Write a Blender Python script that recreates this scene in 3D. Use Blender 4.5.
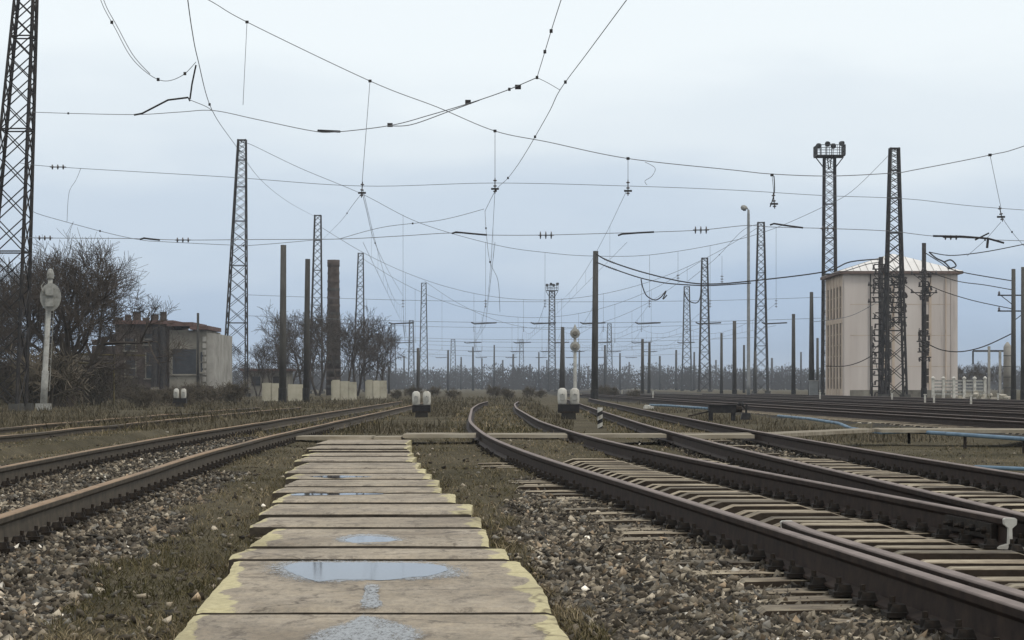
import bpy, bmesh, math, random
import numpy as np
from mathutils import Vector, Matrix, noise as mn

for o in list(bpy.data.objects):
    bpy.data.objects.remove(o)
SC = bpy.context.scene
COL = SC.collection
R = math.radians
random.seed(7)
RNG = np.random.default_rng(11)
F = 2300.0          # focal length in pixels
HY = 386.0          # horizon row
CZ = 1.0            # camera height

# ------------------------------------------------------------------ camera
cam = bpy.data.cameras.new('camera')
co = bpy.data.objects.new('camera', cam)
COL.objects.link(co)
cam.sensor_width = 36
cam.lens = F * 36 / 1024
cam.shift_y = (HY - 320) / 1024
cam.clip_start = 0.1
cam.clip_end = 9000
co.location = (0, 0, CZ)
co.rotation_euler = (R(90), 0, 0)
SC.camera = co
# ------------------------------------------------------------------ world
W = bpy.data.worlds.new('World')
SC.world = W
W.use_nodes = True
wn, wl = W.node_tree.nodes, W.node_tree.links
wn.clear()
SUN_EL, SUN_AZ = R(55), R(130)      # azimuth clockwise from +Y
sky = wn.new('ShaderNodeTexSky')
sky.sky_type = 'NISHITA'
sky.sun_disc = False
sky.sun_elevation = SUN_EL
sky.sun_rotation = SUN_AZ
bgs = wn.new('ShaderNodeBackground')
bgs.inputs[1].default_value = 0.06
wl.new(sky.outputs[0], bgs.inputs[0])
tc = wn.new('ShaderNodeTexCoord')
sep = wn.new('ShaderNodeSeparateXYZ')
wl.new(tc.outputs['Generated'], sep.inputs[0])
# cloud deck: broad soft variation of the layer, stretched along the horizon
mp = wn.new('ShaderNodeMapping')
mp.inputs['Scale'].default_value = (3.0, 3.0, 11.0)
wl.new(tc.outputs['Generated'], mp.inputs[0])
nz = wn.new('ShaderNodeTexNoise')
nz.inputs['Scale'].default_value = 2.2
nz.inputs['Detail'].default_value = 4
nz.inputs['Roughness'].default_value = 0.5
wl.new(mp.outputs[0], nz.inputs[0])
ma = wn.new('ShaderNodeMath'); ma.operation = 'MULTIPLY_ADD'
ma.inputs[1].default_value = 0.07
wl.new(nz.outputs[0], ma.inputs[0]); wl.new(sep.outputs[2], ma.inputs[2])
mb_ = wn.new('ShaderNodeMath'); mb_.operation = 'SUBTRACT'
mb_.inputs[1].default_value = 0.035
wl.new(ma.outputs[0], mb_.inputs[0])
rp = wn.new('ShaderNodeValToRGB')
cr = rp.color_ramp
cr.interpolation = 'EASE'
cr.elements[0].position = 0.0; cr.elements[0].color = (0.31, 0.415, 0.56, 1)
cr.elements[1].position = 1.0; cr.elements[1].color = (0.80, 0.83, 0.86, 1)
for p, c in ((0.03, (0.39, 0.50, 0.655, 1)), (0.07, (0.55, 0.64, 0.745, 1)), (0.11, (0.72, 0.79, 0.845, 1)), (0.15, (0.83, 0.89, 0.92, 1)), (0.35, (0.84, 0.87, 0.88, 1))):
    e = cr.elements.new(p); e.color = c
wl.new(mb_.outputs[0], rp.inputs[0])
bgc = wn.new('ShaderNodeBackground')
bgc.inputs[1].default_value = 1.0
wl.new(rp.outputs[0], bgc.inputs[0])
mx = wn.new('ShaderNodeMixShader')
mx.inputs[0].default_value = 0.93
wl.new(bgs.outputs[0], mx.inputs[1]); wl.new(bgc.outputs[0], mx.inputs[2])
wo = wn.new('ShaderNodeOutputWorld')
wl.new(mx.outputs[0], wo.inputs[0])
# sun (overcast: weak and very soft)
sl = bpy.data.lights.new('sun', 'SUN')
sl.energy = 1.1
sl.angle = R(14)
sl.color = (1.0, 0.96, 0.9)
so = bpy.data.objects.new('sun', sl)
COL.objects.link(so)
sd = Vector((math.sin(SUN_AZ) * math.cos(SUN_EL), math.cos(SUN_AZ) * math.cos(SUN_EL), math.sin(SUN_EL)))
so.rotation_euler = sd.to_track_quat('Z', 'Y').to_euler()
so.location = (0, 0, 60)
SC.view_settings.view_transform = 'Standard'
SC.view_settings.look = 'None'
SC.view_settings.gamma = 1
SC.view_settings.exposure = 0.2

# ------------------------------------------------------------------ helpers
def at(x, y, Y):
    return Vector(((x - 512) * Y / F, Y, CZ + (HY - y) * Y / F))
def gp(x, y, z=0.0):
    Y = (CZ - z) * F / (y - HY)
    return Vector(((x - 512) * Y / F, Y, z))

class MB:
    def __init__(s):
        s.v = []; s.f = []
    def add(s, vs, fs):
        n = len(s.v)
        s.v += [tuple(p) for p in vs]
        s.f += [tuple(i + n for i in f) for f in fs]
        return s
    def box(s, c, d, rot=None, taper=1.0):
        vs = []
        for z in (-1, 1):
            t = taper if z > 0 else 1.0
            for x, y in ((-1, -1), (1, -1), (1, 1), (-1, 1)):
                p = Vector((x * d[0] / 2 * t, y * d[1] / 2 * t, z * d[2] / 2))
                if rot is not None: p = rot @ p
                vs.append(p + Vector(c))
        return s.add(vs, [(3, 2, 1, 0), (4, 5, 6, 7), (0, 1, 5, 4), (1, 2, 6, 5), (2, 3, 7, 6), (3, 0, 4, 7)])
    def bar(s, a, b, w, h=None):
        a = Vector(a); b = Vector(b); d = b - a
        if d.length < 1e-6: return s
        q = d.to_track_quat('Z', 'Y').to_matrix()
        return s.box((a + b) / 2, (w, h or w, d.length), q)
    def tube(s, pts, r, n=5, cap=True):
        pts = [Vector(p) for p in pts]
        rings = []
        for i, p in enumerate(pts):
            d = (pts[min(i + 1, len(pts) - 1)] - pts[max(i - 1, 0)]).normalized()
            up = Vector((0, 0, 1)) if abs(d.z) < 0.9 else Vector((1, 0, 0))
            a = d.cross(up).normalized(); b = a.cross(d)
            rr = r[i] if isinstance(r, (list, tuple)) else r
            rings.append([p + a * rr * math.cos(2 * math.pi * k / n) + b * rr * math.sin(2 * math.pi * k / n) for k in range(n)])
        vs = [p for rg in rings for p in rg]
        fs = []
        for i in range(len(pts) - 1):
            for k in range(n):
                k2 = (k + 1) % n
                fs.append((i * n + k, i * n + k2, (i + 1) * n + k2, (i + 1) * n + k))
        if cap:
            fs.append(tuple(range(n - 1, -1, -1)))
            m = (len(pts) - 1) * n
            fs.append(tuple(m + k for k in range(n)))
        return s.add(vs, fs)
    def lathe(s, prof, base=(0, 0, 0), n=12, axis=None):
        # prof: (radius, height) pairs along the axis
        ax = Vector(axis or (0, 0, 1)).normalized()
        q = ax.to_track_quat('Z', 'Y').to_matrix()
        vs = []; fs = []
        for r, z in prof:
            for k in range(n):
                a = 2 * math.pi * k / n
                vs.append(q @ Vector((r * math.cos(a), r * math.sin(a), z)) + Vector(base))
        for i in range(len(prof) - 1):
            for k in range(n):
                k2 = (k + 1) % n
                fs.append((i * n + k, i * n + k2, (i + 1) * n + k2, (i + 1) * n + k))
        fs.append(tuple(range(n - 1, -1, -1)))
        m = (len(prof) - 1) * n
        fs.append(tuple(m + k for k in range(n)))
        return s.add(vs, fs)
    def mesh(s, name, mat, smooth=False):
        me = bpy.data.meshes.new(name)
        me.from_pydata(s.v, [], s.f)
        if mat is not None: me.materials.append(mat)
        if smooth:
            me.polygons.foreach_set('use_smooth', [True] * len(me.polygons))
        me.update()
        return me
    def build(s, name, mat, parent=None, smooth=False, loc=None):
        return link(name, s.mesh(name, mat, smooth), parent, loc)

def link(name, me, parent=None, loc=None, rot=None):
    o = bpy.data.objects.new(name, me)
    COL.objects.link(o)
    if parent is not None: o.parent = parent
    if loc is not None: o.location = loc
    if rot is not None: o.rotation_euler = rot
    return o
def tag(o, label=None, cat=None, group=None, kind=None):
    if label: o['label'] = label
    if cat: o['category'] = cat
    if group: o['group'] = group
    if kind: o['kind'] = kind
    return o
def empty(name, loc, label=None, cat=None, group=None, rz=0):
    o = bpy.data.objects.new(name, None)
    COL.objects.link(o)
    o.location = loc; o.rotation_euler = (0, 0, rz)
    o.empty_display_size = 0.3
    return tag(o, label, cat, group)
def copy_tree(o, loc=None, rz=None, label=None):
    c = o.copy(); COL.objects.link(c)
    if loc is not None: c.location = loc
    if rz is not None: c.rotation_euler = (0, 0, rz)
    if label: c['label'] = label
    def rec(src, dst):
        for ch in list(src.children):
            d = ch.copy(); COL.objects.link(d); d.parent = dst
            rec(ch, d)
    rec(o, c)
    return c

def np_mesh(name, V, T, mat, cols=None, smooth=False):
    """V (n,3), T (m,3) triangles, cols (m,3) per face colour"""
    me = bpy.data.meshes.new(name)
    me.vertices.add(len(V)); me.vertices.foreach_set('co', np.asarray(V, np.float32).ravel())
    m, k = T.shape
    me.loops.add(m * k); me.loops.foreach_set('vertex_index', T.astype(np.int32).ravel())
    me.polygons.add(m)
    me.polygons.foreach_set('loop_start', np.arange(0, m * k, k, dtype=np.int32))
    me.polygons.foreach_set('loop_total', np.full(m, k, np.int32))
    if smooth: me.polygons.foreach_set('use_smooth', np.ones(m, bool))
    if cols is not None:
        at_ = me.attributes.new('tint', 'FLOAT_COLOR', 'FACE')
        c4 = np.ones((m, 4), np.float32); c4[:, :3] = cols
        at_.data.foreach_set('color', c4.ravel())
    me.materials.append(mat)
    me.update(calc_edges=True)
    me.validate()
    return me

# ------------------------------------------------------------------ materials
def nm(name):
    m = bpy.data.materials.new(name); m.use_nodes = True
    n = m.node_tree.nodes; l = m.node_tree.links
    return m, n, l, n['Principled BSDF']
def tex(n, l, kind, scale, detail=5, rough=0.6, vec=None, obj=True, stretch=None):
    t = n.new(kind)
    t.inputs['Scale'].default_value = scale
    if kind == 'ShaderNodeTexNoise':
        t.inputs['Detail'].default_value = detail; t.inputs['Roughness'].default_value = rough
    c = n.new('ShaderNodeTexCoord')
    src = c.outputs['Object']
    if stretch:
        mp = n.new('ShaderNodeMapping'); mp.inputs['Scale'].default_value = stretch
        l.new(src, mp.inputs[0]); src = mp.outputs[0]
    l.new(src, t.inputs['Vector'])
    return t
def ramp(n, l, src, stops):
    r = n.new('ShaderNodeValToRGB'); e = r.color_ramp
    e.elements[0].position = stops[0][0]; e.elements[0].color = (*stops[0][1], 1)
    e.elements[1].position = stops[-1][0]; e.elements[1].color = (*stops[-1][1], 1)
    for p, c in stops[1:-1]:
        q = e.elements.new(p); q.color = (*c, 1)
    l.new(src, r.inputs[0])
    return r
def bump(n, l, bs, src, st, dist):
    b = n.new('ShaderNodeBump'); b.inputs['Strength'].default_value = st; b.inputs['Distance'].default_value = dist
    l.new(src, b.inputs['Height']); l.new(b.outputs[0], bs.inputs['Normal'])
def mat(name, c1, c2, scale=3.0, rough=0.8, metal=0.0, bst=0.4, bdist=0.01, bscale=None, var=0.0, stretch=None, spots=None):
    m, n, l, bs = nm(name)
    bs.inputs['Specular IOR Level'].default_value = 0.12 if rough > 0.5 else 0.5
    t = tex(n, l, 'ShaderNodeTexNoise', scale, stretch=stretch)
    st = [(0.32, c1), (0.68, c2)]
    if spots: st = [(0.30, spots), (0.42, c1), (0.7, c2)]
    r = ramp(n, l, t.outputs[0], st)
    src = r.outputs[0]
    if var:
        oi = n.new('ShaderNodeObjectInfo')
        mr = n.new('ShaderNodeMapRange'); mr.inputs[3].default_value = 1 - var; mr.inputs[4].default_value = 1 + var
        l.new(oi.outputs['Random'], mr.inputs[0])
        vm = n.new('ShaderNodeVectorMath'); vm.operation = 'SCALE'
        l.new(src, vm.inputs[0]); l.new(mr.outputs[0], vm.inputs['Scale'])
        src = vm.outputs[0]
    l.new(src, bs.inputs['Base Color'])
    bs.inputs['Roughness'].default_value = rough
    bs.inputs['Metallic'].default_value = metal
    if bst:
        t2 = tex(n, l, 'ShaderNodeTexNoise', bscale or scale * 8, 4, 0.6, stretch=stretch)
        bump(n, l, bs, t2.outputs[0], bst, bdist)
    return m
def tint_mat(name, rough=0.9, mul=(1, 1, 1)):
    m, n, l, bs = nm(name)
    a = n.new('ShaderNodeAttribute'); a.attribute_name = 'tint'
    t = tex(n, l, 'ShaderNodeTexNoise', 45, 3)
    r = ramp(n, l, t.outputs[0], [(0.3, (0.72, 0.72, 0.72)), (0.7, (1.2, 1.2, 1.2))])
    mx = n.new('ShaderNodeMix'); mx.data_type = 'RGBA'; mx.blend_type = 'MULTIPLY'; mx.inputs[0].default_value = 1
    l.new(a.outputs['Color'], mx.inputs[6]); l.new(r.outputs[0], mx.inputs[7])
    l.new(mx.outputs[2], bs.inputs['Base Color'])
    bs.inputs['Roughness'].default_value = rough
    bs.inputs['Specular IOR Level'].default_value = 0.1
    return m

M = {}
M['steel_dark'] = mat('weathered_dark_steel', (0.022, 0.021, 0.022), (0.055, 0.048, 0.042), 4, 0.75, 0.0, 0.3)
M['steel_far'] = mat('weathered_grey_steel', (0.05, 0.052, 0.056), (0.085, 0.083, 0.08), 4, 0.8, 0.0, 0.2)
M['wire'] = mat('wire_metal', (0.15, 0.15, 0.155), (0.22, 0.22, 0.225), 6, 0.6, 0.0, 0)
M['wire_far'] = mat('wire_metal_thin', (0.13, 0.14, 0.15), (0.17, 0.18, 0.19), 6, 0.6, 0.0, 0)
M['insul'] = mat('brown_insulator_glaze', (0.03, 0.022, 0.02), (0.06, 0.045, 0.04), 6, 0.35, 0.0, 0)
M['pole'] = mat('old_concrete_pole', (0.045, 0.042, 0.038), (0.085, 0.08, 0.07), 2.2, 0.9, 0, 0.3, var=0.25, stretch=(1, 1, 0.3))
M['pole_dark'] = mat('tarred_pole_foot', (0.018, 0.018, 0.018), (0.04, 0.036, 0.03), 3, 0.9)
M['white'] = mat('dirty_white_paint', (0.42, 0.40, 0.35), (0.62, 0.60, 0.54), 5, 0.6, 0, 0.2, spots=(0.30, 0.26, 0.2))
M['white_dull'] = mat('grimy_pale_paint', (0.28, 0.275, 0.25), (0.40, 0.39, 0.35), 5, 0.7, 0, 0.2, spots=(0.18, 0.16, 0.12))
M['black'] = mat('black_paint', (0.015, 0.015, 0.016), (0.035, 0.032, 0.03), 6, 0.6)
M['fasten'] = mat('greasy_fastening_steel', (0.012, 0.011, 0.010), (0.04, 0.03, 0.022), 20, 0.7, 0, 0.5)
M['blue'] = mat('chalky_blue_pipe_paint', (0.12, 0.185, 0.25), (0.21, 0.30, 0.375), 3, 0.6, 0, 0.2, spots=(0.07, 0.08, 0.085))
M['yellow_pipe'] = mat('faded_yellow_pipe_paint', (0.09, 0.075, 0.035), (0.15, 0.12, 0.06), 2, 0.7)
M['twig'] = mat('bare_bark', (0.045, 0.037, 0.03), (0.09, 0.073, 0.058), 2, 0.95, 0, 0, var=0.2)
M['twig_far'] = mat('distant_bare_bark', (0.05, 0.05, 0.053), (0.085, 0.08, 0.075), 0.05, 0.95, 0, 0)
M['shrub'] = mat('dry_shrub_twigs', (0.07, 0.058, 0.042), (0.13, 0.108, 0.078), 1, 0.95, 0, 0, var=0.25)
M['wall_conc'] = mat('pale_concrete_panel', (0.36, 0.33, 0.25), (0.50, 0.46, 0.36), 0.9, 0.9, 0, 0.3, spots=(0.2, 0.18, 0.14), var=0.1)
M['brick_old'] = mat('sooty_brick', (0.065, 0.05, 0.042), (0.12, 0.095, 0.08), 1.5, 0.9, 0, 0.5, spots=(0.04, 0.035, 0.03))
M['plaster'] = mat('weathered_grey_plaster', (0.16, 0.145, 0.12), (0.27, 0.25, 0.205), 0.8, 0.9, 0, 0.4, spots=(0.07, 0.06, 0.05))
M['plaster_pale'] = mat('pale_rendered_wall', (0.27, 0.255, 0.225), (0.38, 0.36, 0.32), 0.8, 0.9, 0, 0.3, spots=(0.2, 0.185, 0.16))
M['roof_rust'] = mat('rust_stained_roof_edge', (0.09, 0.055, 0.045), (0.16, 0.10, 0.085), 1.5, 0.85)
M['hole'] = mat('dark_glass_opening', (0.012, 0.013, 0.015), (0.035, 0.036, 0.04), 2, 0.35, 0, 0)
M['tower_wall'] = mat('pale_pinkish_render', (0.56, 0.495, 0.445), (0.66, 0.595, 0.54), 0.35, 0.9, 0, 0.25, bscale=2, spots=(0.36, 0.31, 0.28), stretch=(1.6, 1.6, 0.2))
M['tower_trim'] = mat('tan_pilaster_render', (0.50, 0.40, 0.31), (0.60, 0.49, 0.39), 0.8, 0.9, 0, 0.25, spots=(0.3, 0.22, 0.16))
M['tower_glass'] = mat('dusty_window_glass', (0.03, 0.027, 0.025), (0.09, 0.075, 0.06), 1.2, 0.6, 0, 0)
M['roof_metal'] = mat('pale_sheet_roof', (0.66, 0.63, 0.59), (0.78, 0.75, 0.71), 0.6, 0.55, 0, 0.2)
M['eave'] = mat('brown_eave_board', (0.13, 0.09, 0.075), (0.20, 0.15, 0.125), 1, 0.8)
M['grey_box'] = mat('grey_cabinet_paint', (0.20, 0.205, 0.20), (0.28, 0.285, 0.28), 2, 0.6)

def rail_mat(name, top, side1, side2):
    m, n, l, bs = nm(name)
    g = n.new('ShaderNodeNewGeometry'); sp = n.new('ShaderNodeSeparateXYZ')
    l.new(g.outputs['Position'], sp.inputs[0])
    t = tex(n, l, 'ShaderNodeTexNoise', 9, 6, 0.7)
    r = ramp(n, l, t.outputs[0], [(0.3, side1), (0.7, side2)])
    # worn running band on the head is a property of height on the rail
    mr = n.new('ShaderNodeMapRange'); mr.inputs[1].default_value = 0.221; mr.inputs[2].default_value = 0.2285
    l.new(sp.outputs[2], mr.inputs[0])
    t3 = tex(n, l, 'ShaderNodeTexNoise', 3.5, 5, 0.6)
    r3 = ramp(n, l, t3.outputs[0], [(0.3, tuple(c * 0.72 for c in top)), (0.7, tuple(min(1, c * 1.2) for c in top))])
    mxx = n.new('ShaderNodeMix'); mxx.data_type = 'RGBA'
    l.new(mr.outputs[0], mxx.inputs[0]); l.new(r.outputs[0], mxx.inputs[6]); l.new(r3.outputs[0], mxx.inputs[7])
    l.new(mxx.outputs[2], bs.inputs['Base Color'])
    bs.inputs['Roughness'].default_value = 0.7
    bs.inputs['Specular IOR Level'].default_value = 0.12
    bump(n, l, bs, t.outputs[0], 0.35, 0.004)
    return m
M['rail_r'] = rail_mat('worn_rail_steel', (0.215, 0.175, 0.155), (0.016, 0.011, 0.009), (0.050, 0.033, 0.024))
M['rail_l'] = rail_mat('rusty_rail_steel', (0.27, 0.185, 0.115), (0.05, 0.041, 0.032), (0.12, 0.098, 0.07))

def sleeper_mat():
    m, n, l, bs = nm('weathered_sleeper_concrete')
    t = tex(n, l, 'ShaderNodeTexNoise', 5, 6, 0.7, stretch=(0.6, 2, 1))
    r = ramp(n, l, t.outputs[0], [(0.33, (0.05, 0.036, 0.026)), (0.48, (0.19, 0.15, 0.10)), (0.68, (0.42, 0.36, 0.255))])
    oi = n.new('ShaderNodeObjectInfo')
    mr = n.new('ShaderNodeMapRange'); mr.inputs[3].default_value = 0.5; mr.inputs[4].default_value = 1.35
    l.new(oi.outputs['Random'], mr.inputs[0])
    vm = n.new('ShaderNodeVectorMath'); vm.operation = 'SCALE'
    l.new(r.outputs[0], vm.inputs[0]); l.new(mr.outputs[0], vm.inputs['Scale'])
    l.new(vm.outputs[0], bs.inputs['Base Color'])
    bs.inputs['Roughness'].default_value = 0.9
    t2 = tex(n, l, 'ShaderNodeTexNoise', 60, 4, 0.7)
    bump(n, l, bs, t2.outputs[0], 0.6, 0.008)
    return m
M['sleeper'] = sleeper_mat()
M['sleeper_side'] = mat('shade_dark_sleeper_side', (0.022, 0.017, 0.013), (0.06, 0.045, 0.033), 6, 0.9, 0, 0.4)  # shade between the sleepers is put into this dark side colour

def slab_mat():
    m, n, l, bs = nm('worn_path_concrete')
    t = tex(n, l, 'ShaderNodeTexNoise', 2.2, 8, 0.7)
    r = ramp(n, l, t.outputs[0], [(0.25, (0.21, 0.172, 0.122)), (0.5, (0.31, 0.258, 0.19)), (0.75, (0.40, 0.34, 0.262))])
    t4 = tex(n, l, 'ShaderNodeTexNoise', 34, 6, 0.78, stretch=(1, 0.4, 1))
    r4 = ramp(n, l, t4.outputs[0], [(0.3, (0.62, 0.62, 0.62)), (0.55, (1.0, 1.0, 1.0)), (0.75, (1.22, 1.2, 1.16))])
    m1 = n.new('ShaderNodeMix'); m1.data_type = 'RGBA'; m1.blend_type = 'MULTIPLY'; m1.inputs[0].default_value = 1
    l.new(r.outputs[0], m1.inputs[6]); l.new(r4.outputs[0], m1.inputs[7])
    # pits and dark blotches
    t5 = tex(n, l, 'ShaderNodeTexNoise', 9.0, 7, 0.8, stretch=(0.8, 0.3, 1))
    r5 = ramp(n, l, t5.outputs[0], [(0.40, (1.14, 1.11, 1.06)), (0.54, (1, 1, 1)), (0.60, (0.50, 0.47, 0.44))])
    m2 = n.new('ShaderNodeMix'); m2.data_type = 'RGBA'; m2.blend_type = 'MULTIPLY'; m2.inputs[0].default_value = 0.8
    l.new(m1.outputs[2], m2.inputs[6]); l.new(r5.outputs[0], m2.inputs[7])
    # worn yellow edge paint
    a = n.new('ShaderNodeAttribute'); a.attribute_name = 'edge'
    t6 = tex(n, l, 'ShaderNodeTexNoise', 8.0, 8, 0.8, stretch=(1, 0.5, 1))
    s = n.new('ShaderNodeMath'); s.operation = 'MULTIPLY_ADD'; s.inputs[1].default_value = 1.5
    l.new(t6.outputs[0], s.inputs[0]); l.new(a.outputs['Fac'], s.inputs[2])
    rr = n.new('ShaderNodeMapRange'); rr.inputs[1].default_value = 1.14; rr.inputs[2].default_value = 1.26
    l.new(s.outputs[0], rr.inputs[0])
    t7 = tex(n, l, 'ShaderNodeTexNoise', 30, 4, 0.7)
    r7 = ramp(n, l, t7.outputs[0], [(0.3, (0.36, 0.305, 0.165)), (0.7, (0.58, 0.51, 0.285))])
    m3 = n.new('ShaderNodeMix'); m3.data_type = 'RGBA'
    l.new(rr.outputs[0], m3.inputs[0]); l.new(m2.outputs[2], m3.inputs[6]); l.new(r7.outputs[0], m3.inputs[7])
    # hairline cracks, warped
    tw = tex(n, l, 'ShaderNodeTexNoise', 2.5, 4, 0.6)
    vc = n.new('ShaderNodeTexVoronoi'); vc.feature = 'DISTANCE_TO_EDGE'; vc.inputs['Scale'].default_value = 0.75
    va = n.new('ShaderNodeVectorMath'); va.operation = 'MULTIPLY_ADD'; va.inputs[1].default_value = (0.55, 0.55, 0)
    cc = n.new('ShaderNodeTexCoord')
    l.new(tw.outputs['Color'], va.inputs[0]); l.new(cc.outputs['Object'], va.inputs[2]); l.new(va.outputs[0], vc.inputs['Vector'])
    rc = ramp(n, l, vc.outputs['Distance'], [(0.0, (0.42, 0.39, 0.36)), (0.014, (1, 1, 1))])
    tg = tex(n, l, 'ShaderNodeTexNoise', 1.1, 5, 0.65, stretch=(1, 0.5, 1))
    rg = ramp(n, l, tg.outputs[0], [(0.35, (0.70, 0.68, 0.66)), (0.5, (1, 1, 1)), (0.68, (1.15, 1.14, 1.12))])
    m4 = n.new('ShaderNodeMix'); m4.data_type = 'RGBA'; m4.blend_type = 'MULTIPLY'; m4.inputs[0].default_value = 1
    l.new(m3.outputs[2], m4.inputs[6]); l.new(rc.outputs[0], m4.inputs[7])
    m5 = n.new('ShaderNodeMix'); m5.data_type = 'RGBA'; m5.blend_type = 'MULTIPLY'; m5.inputs[0].default_value = 1
    l.new(m4.outputs[2], m5.inputs[6]); l.new(rg.outputs[0], m5.inputs[7])
    l.new(m5.outputs[2], bs.inputs['Base Color'])
    bs.inputs['Roughness'].default_value = 0.82
    bump(n, l, bs, t4.outputs[0], 0.7, 0.012)
    return m
M['slab'] = slab_mat()
M['slab_side'] = mat('dark_slab_edge', (0.035, 0.029, 0.022), (0.10, 0.082, 0.062), 7, 0.95, 0, 0.4)  # joint faces of the slabs get a darker brown than the top
M['board'] = mat('bleached_crossing_board', (0.20, 0.165, 0.115), (0.36, 0.32, 0.25), 2.5, 0.85, 0, 0.5, var=0.15, stretch=(0.5, 4, 1))
M['stone'] = tint_mat('ballast_stone', 0.75)
M['stone'].node_tree.nodes['Principled BSDF'].inputs['Specular IOR Level'].default_value = 0.12
M['grass'] = tint_mat('dry_grass_blades')
M['debris'] = mat('pale_concrete_rubble', (0.30, 0.27, 0.21), (0.45, 0.41, 0.34), 6, 0.9, 0, 0.5)

def ground_mat():
    m, n, l, bs = nm('trackside_ground')
    a = n.new('ShaderNodeAttribute'); a.attribute_name = 'ballast'
    # fine gravel
    v = tex(n, l, 'ShaderNodeTexVoronoi', 38)
    rv = ramp(n, l, v.outputs['Color'], [(0.1, (0.028, 0.025, 0.021)), (0.5, (0.062, 0.055, 0.045)), (0.9, (0.13, 0.118, 0.10))])
    rd = ramp(n, l, v.outputs['Distance'], [(0.25, (1, 1, 1)), (0.65, (0.35, 0.33, 0.3))])
    mg = n.new('ShaderNodeMix'); mg.data_type = 'RGBA'; mg.blend_type = 'MULTIPLY'; mg.inputs[0].default_value = 1
    l.new(rv.outputs[0], mg.inputs[6]); l.new(rd.outputs[0], mg.inputs[7])
    # soil and matted dry grass
    t = tex(n, l, 'ShaderNodeTexNoise', 0.35, 10, 0.72)
    rs = ramp(n, l, t.outputs[0], [(0.3, (0.046, 0.040, 0.022)), (0.45, (0.076, 0.063, 0.038)), (0.6, (0.108, 0.09, 0.058)), (0.75, (0.155, 0.13, 0.088))])
    t2 = tex(n, l, 'ShaderNodeTexNoise', 14, 6, 0.8)
    r2 = ramp(n, l, t2.outputs[0], [(0.3, (0.6, 0.6, 0.6)), (0.7, (1.3, 1.3, 1.25))])
    ms = n.new('ShaderNodeMix'); ms.data_type = 'RGBA'; ms.blend_type = 'MULTIPLY'; ms.inputs[0].default_value = 1
    l.new(rs.outputs[0], ms.inputs[6]); l.new(r2.outputs[0], ms.inputs[7])
    mm = n.new('ShaderNodeMix'); mm.data_type = 'RGBA'
    l.new(a.outputs['Fac'], mm.inputs[0]); l.new(ms.outputs[2], mm.inputs[6]); l.new(mg.outputs[2], mm.inputs[7])
    l.new(mm.outputs[2], bs.inputs['Base Color'])
    bs.inputs['Roughness'].default_value = 0.95
    bs.inputs['Specular IOR Level'].default_value = 0.1
    bump(n, l, bs, v.outputs['Distance'], 0.7, 0.03)
    return m
M['ground'] = ground_mat()

def puddle_mat():
    m, n, l, bs = nm('shallow_water')
    bs.inputs['Base Color'].default_value = (0.045, 0.043, 0.04, 1)
    bs.inputs['Roughness'].default_value = 0.05
    bs.inputs['IOR'].default_value = 1.33
    t = tex(n, l, 'ShaderNodeTexNoise', 6, 2)
    bump(n, l, bs, t.outputs[0], 0.03, 0.002)
    return m
def wet_mat():
    m, n, l, bs = nm('wet_granular_concrete')
    t = tex(n, l, 'ShaderNodeTexNoise', 85, 4, 0.8, stretch=(1, 0.4, 1))
    r = ramp(n, l, t.outputs[0], [(0.35, (0.10, 0.10, 0.098)), (0.6, (0.22, 0.22, 0.215)), (0.75, (0.34, 0.345, 0.34))])
    l.new(r.outputs[0], bs.inputs['Base Color'])
    bs.inputs['Roughness'].default_value = 0.28
    bump(n, l, bs, t.outputs[0], 0.12, 0.003)
    # ragged, see-through rim: the film breaks up
    a = n.new('ShaderNodeAttribute'); a.attribute_name = 'rim'
    t2 = tex(n, l, 'ShaderNodeTexNoise', 62, 5, 0.85, stretch=(1, 0.25, 1))
    s = n.new('ShaderNodeMath'); s.operation = 'MULTIPLY_ADD'; s.inputs[1].default_value = 1.9
    l.new(t2.outputs[0], s.inputs[0]); l.new(a.outputs['Fac'], s.inputs[2])
    mr = n.new('ShaderNodeMapRange'); mr.inputs[1].default_value = 1.2; mr.inputs[2].default_value = 1.55
    l.new(s.outputs[0], mr.inputs[0]); l.new(mr.outputs[0], bs.inputs['Alpha'])
    return m
M['water'] = puddle_mat(); M['wet'] = wet_mat()

# ------------------------------------------------------------------ layout of the tracks and the path (world metres)
H = 0.23            # rail head level
def smooth(pts, step=0.5):
    P = np.array(pts, float)          # (X, Y) with Y increasing
    ys = np.arange(P[0, 1], P[-1, 1], step)
    # cubic smoothing by repeated averaging of the linear interpolant
    xs = np.interp(ys, P[:, 1], P[:, 0])
    k = int(3.0 / step)
    for _ in range(3):
        pad = np.concatenate([xs[0] - (xs[1] - xs[0]) * np.arange(k, 0, -1), xs, xs[-1] + (xs[-1] - xs[-2]) * np.arange(1, k + 1)])
        xs = np.convolve(pad, np.ones(2 * k + 1) / (2 * k + 1), 'valid')
    return xs, ys
GA = 1.55
A_ = smooth([(2.15, 3), (1.98, 6), (1.817, 8.16), (1.698, 9.32), (1.549, 10.87), (1.461, 12.09), (1.352, 13.5), (1.24, 15.0), (0.986, 17.7), (0.679, 20.8), (0.215, 26.0), (-0.40, 35.4), (-0.946, 50.6), (-1.4, 80.5), (-1.45, 100), (-1.2, 118)])
C_ = smooth([(3.14, 3), (3.12, 10), (3.09, 13.9), (3.06, 17), (2.96, 20.8), (2.80, 27.2), (2.70, 37), (2.66, 45), (2.77, 71), (3.1, 120), (3.4, 150)])
L_ = smooth([(-2.72, 3), (-2.88, 10), (-3.03, 13.6), (-3.18, 17.2), (-3.48, 24.3), (-3.70, 31.6), (-3.78, 39.8), (-3.86, 56), (-4.05, 94.7), (-4.2, 125)])
Z_ = smooth([(-7.9, 30), (-7.95, 45), (-7.8, 75), (-7.6, 100)])
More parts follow.
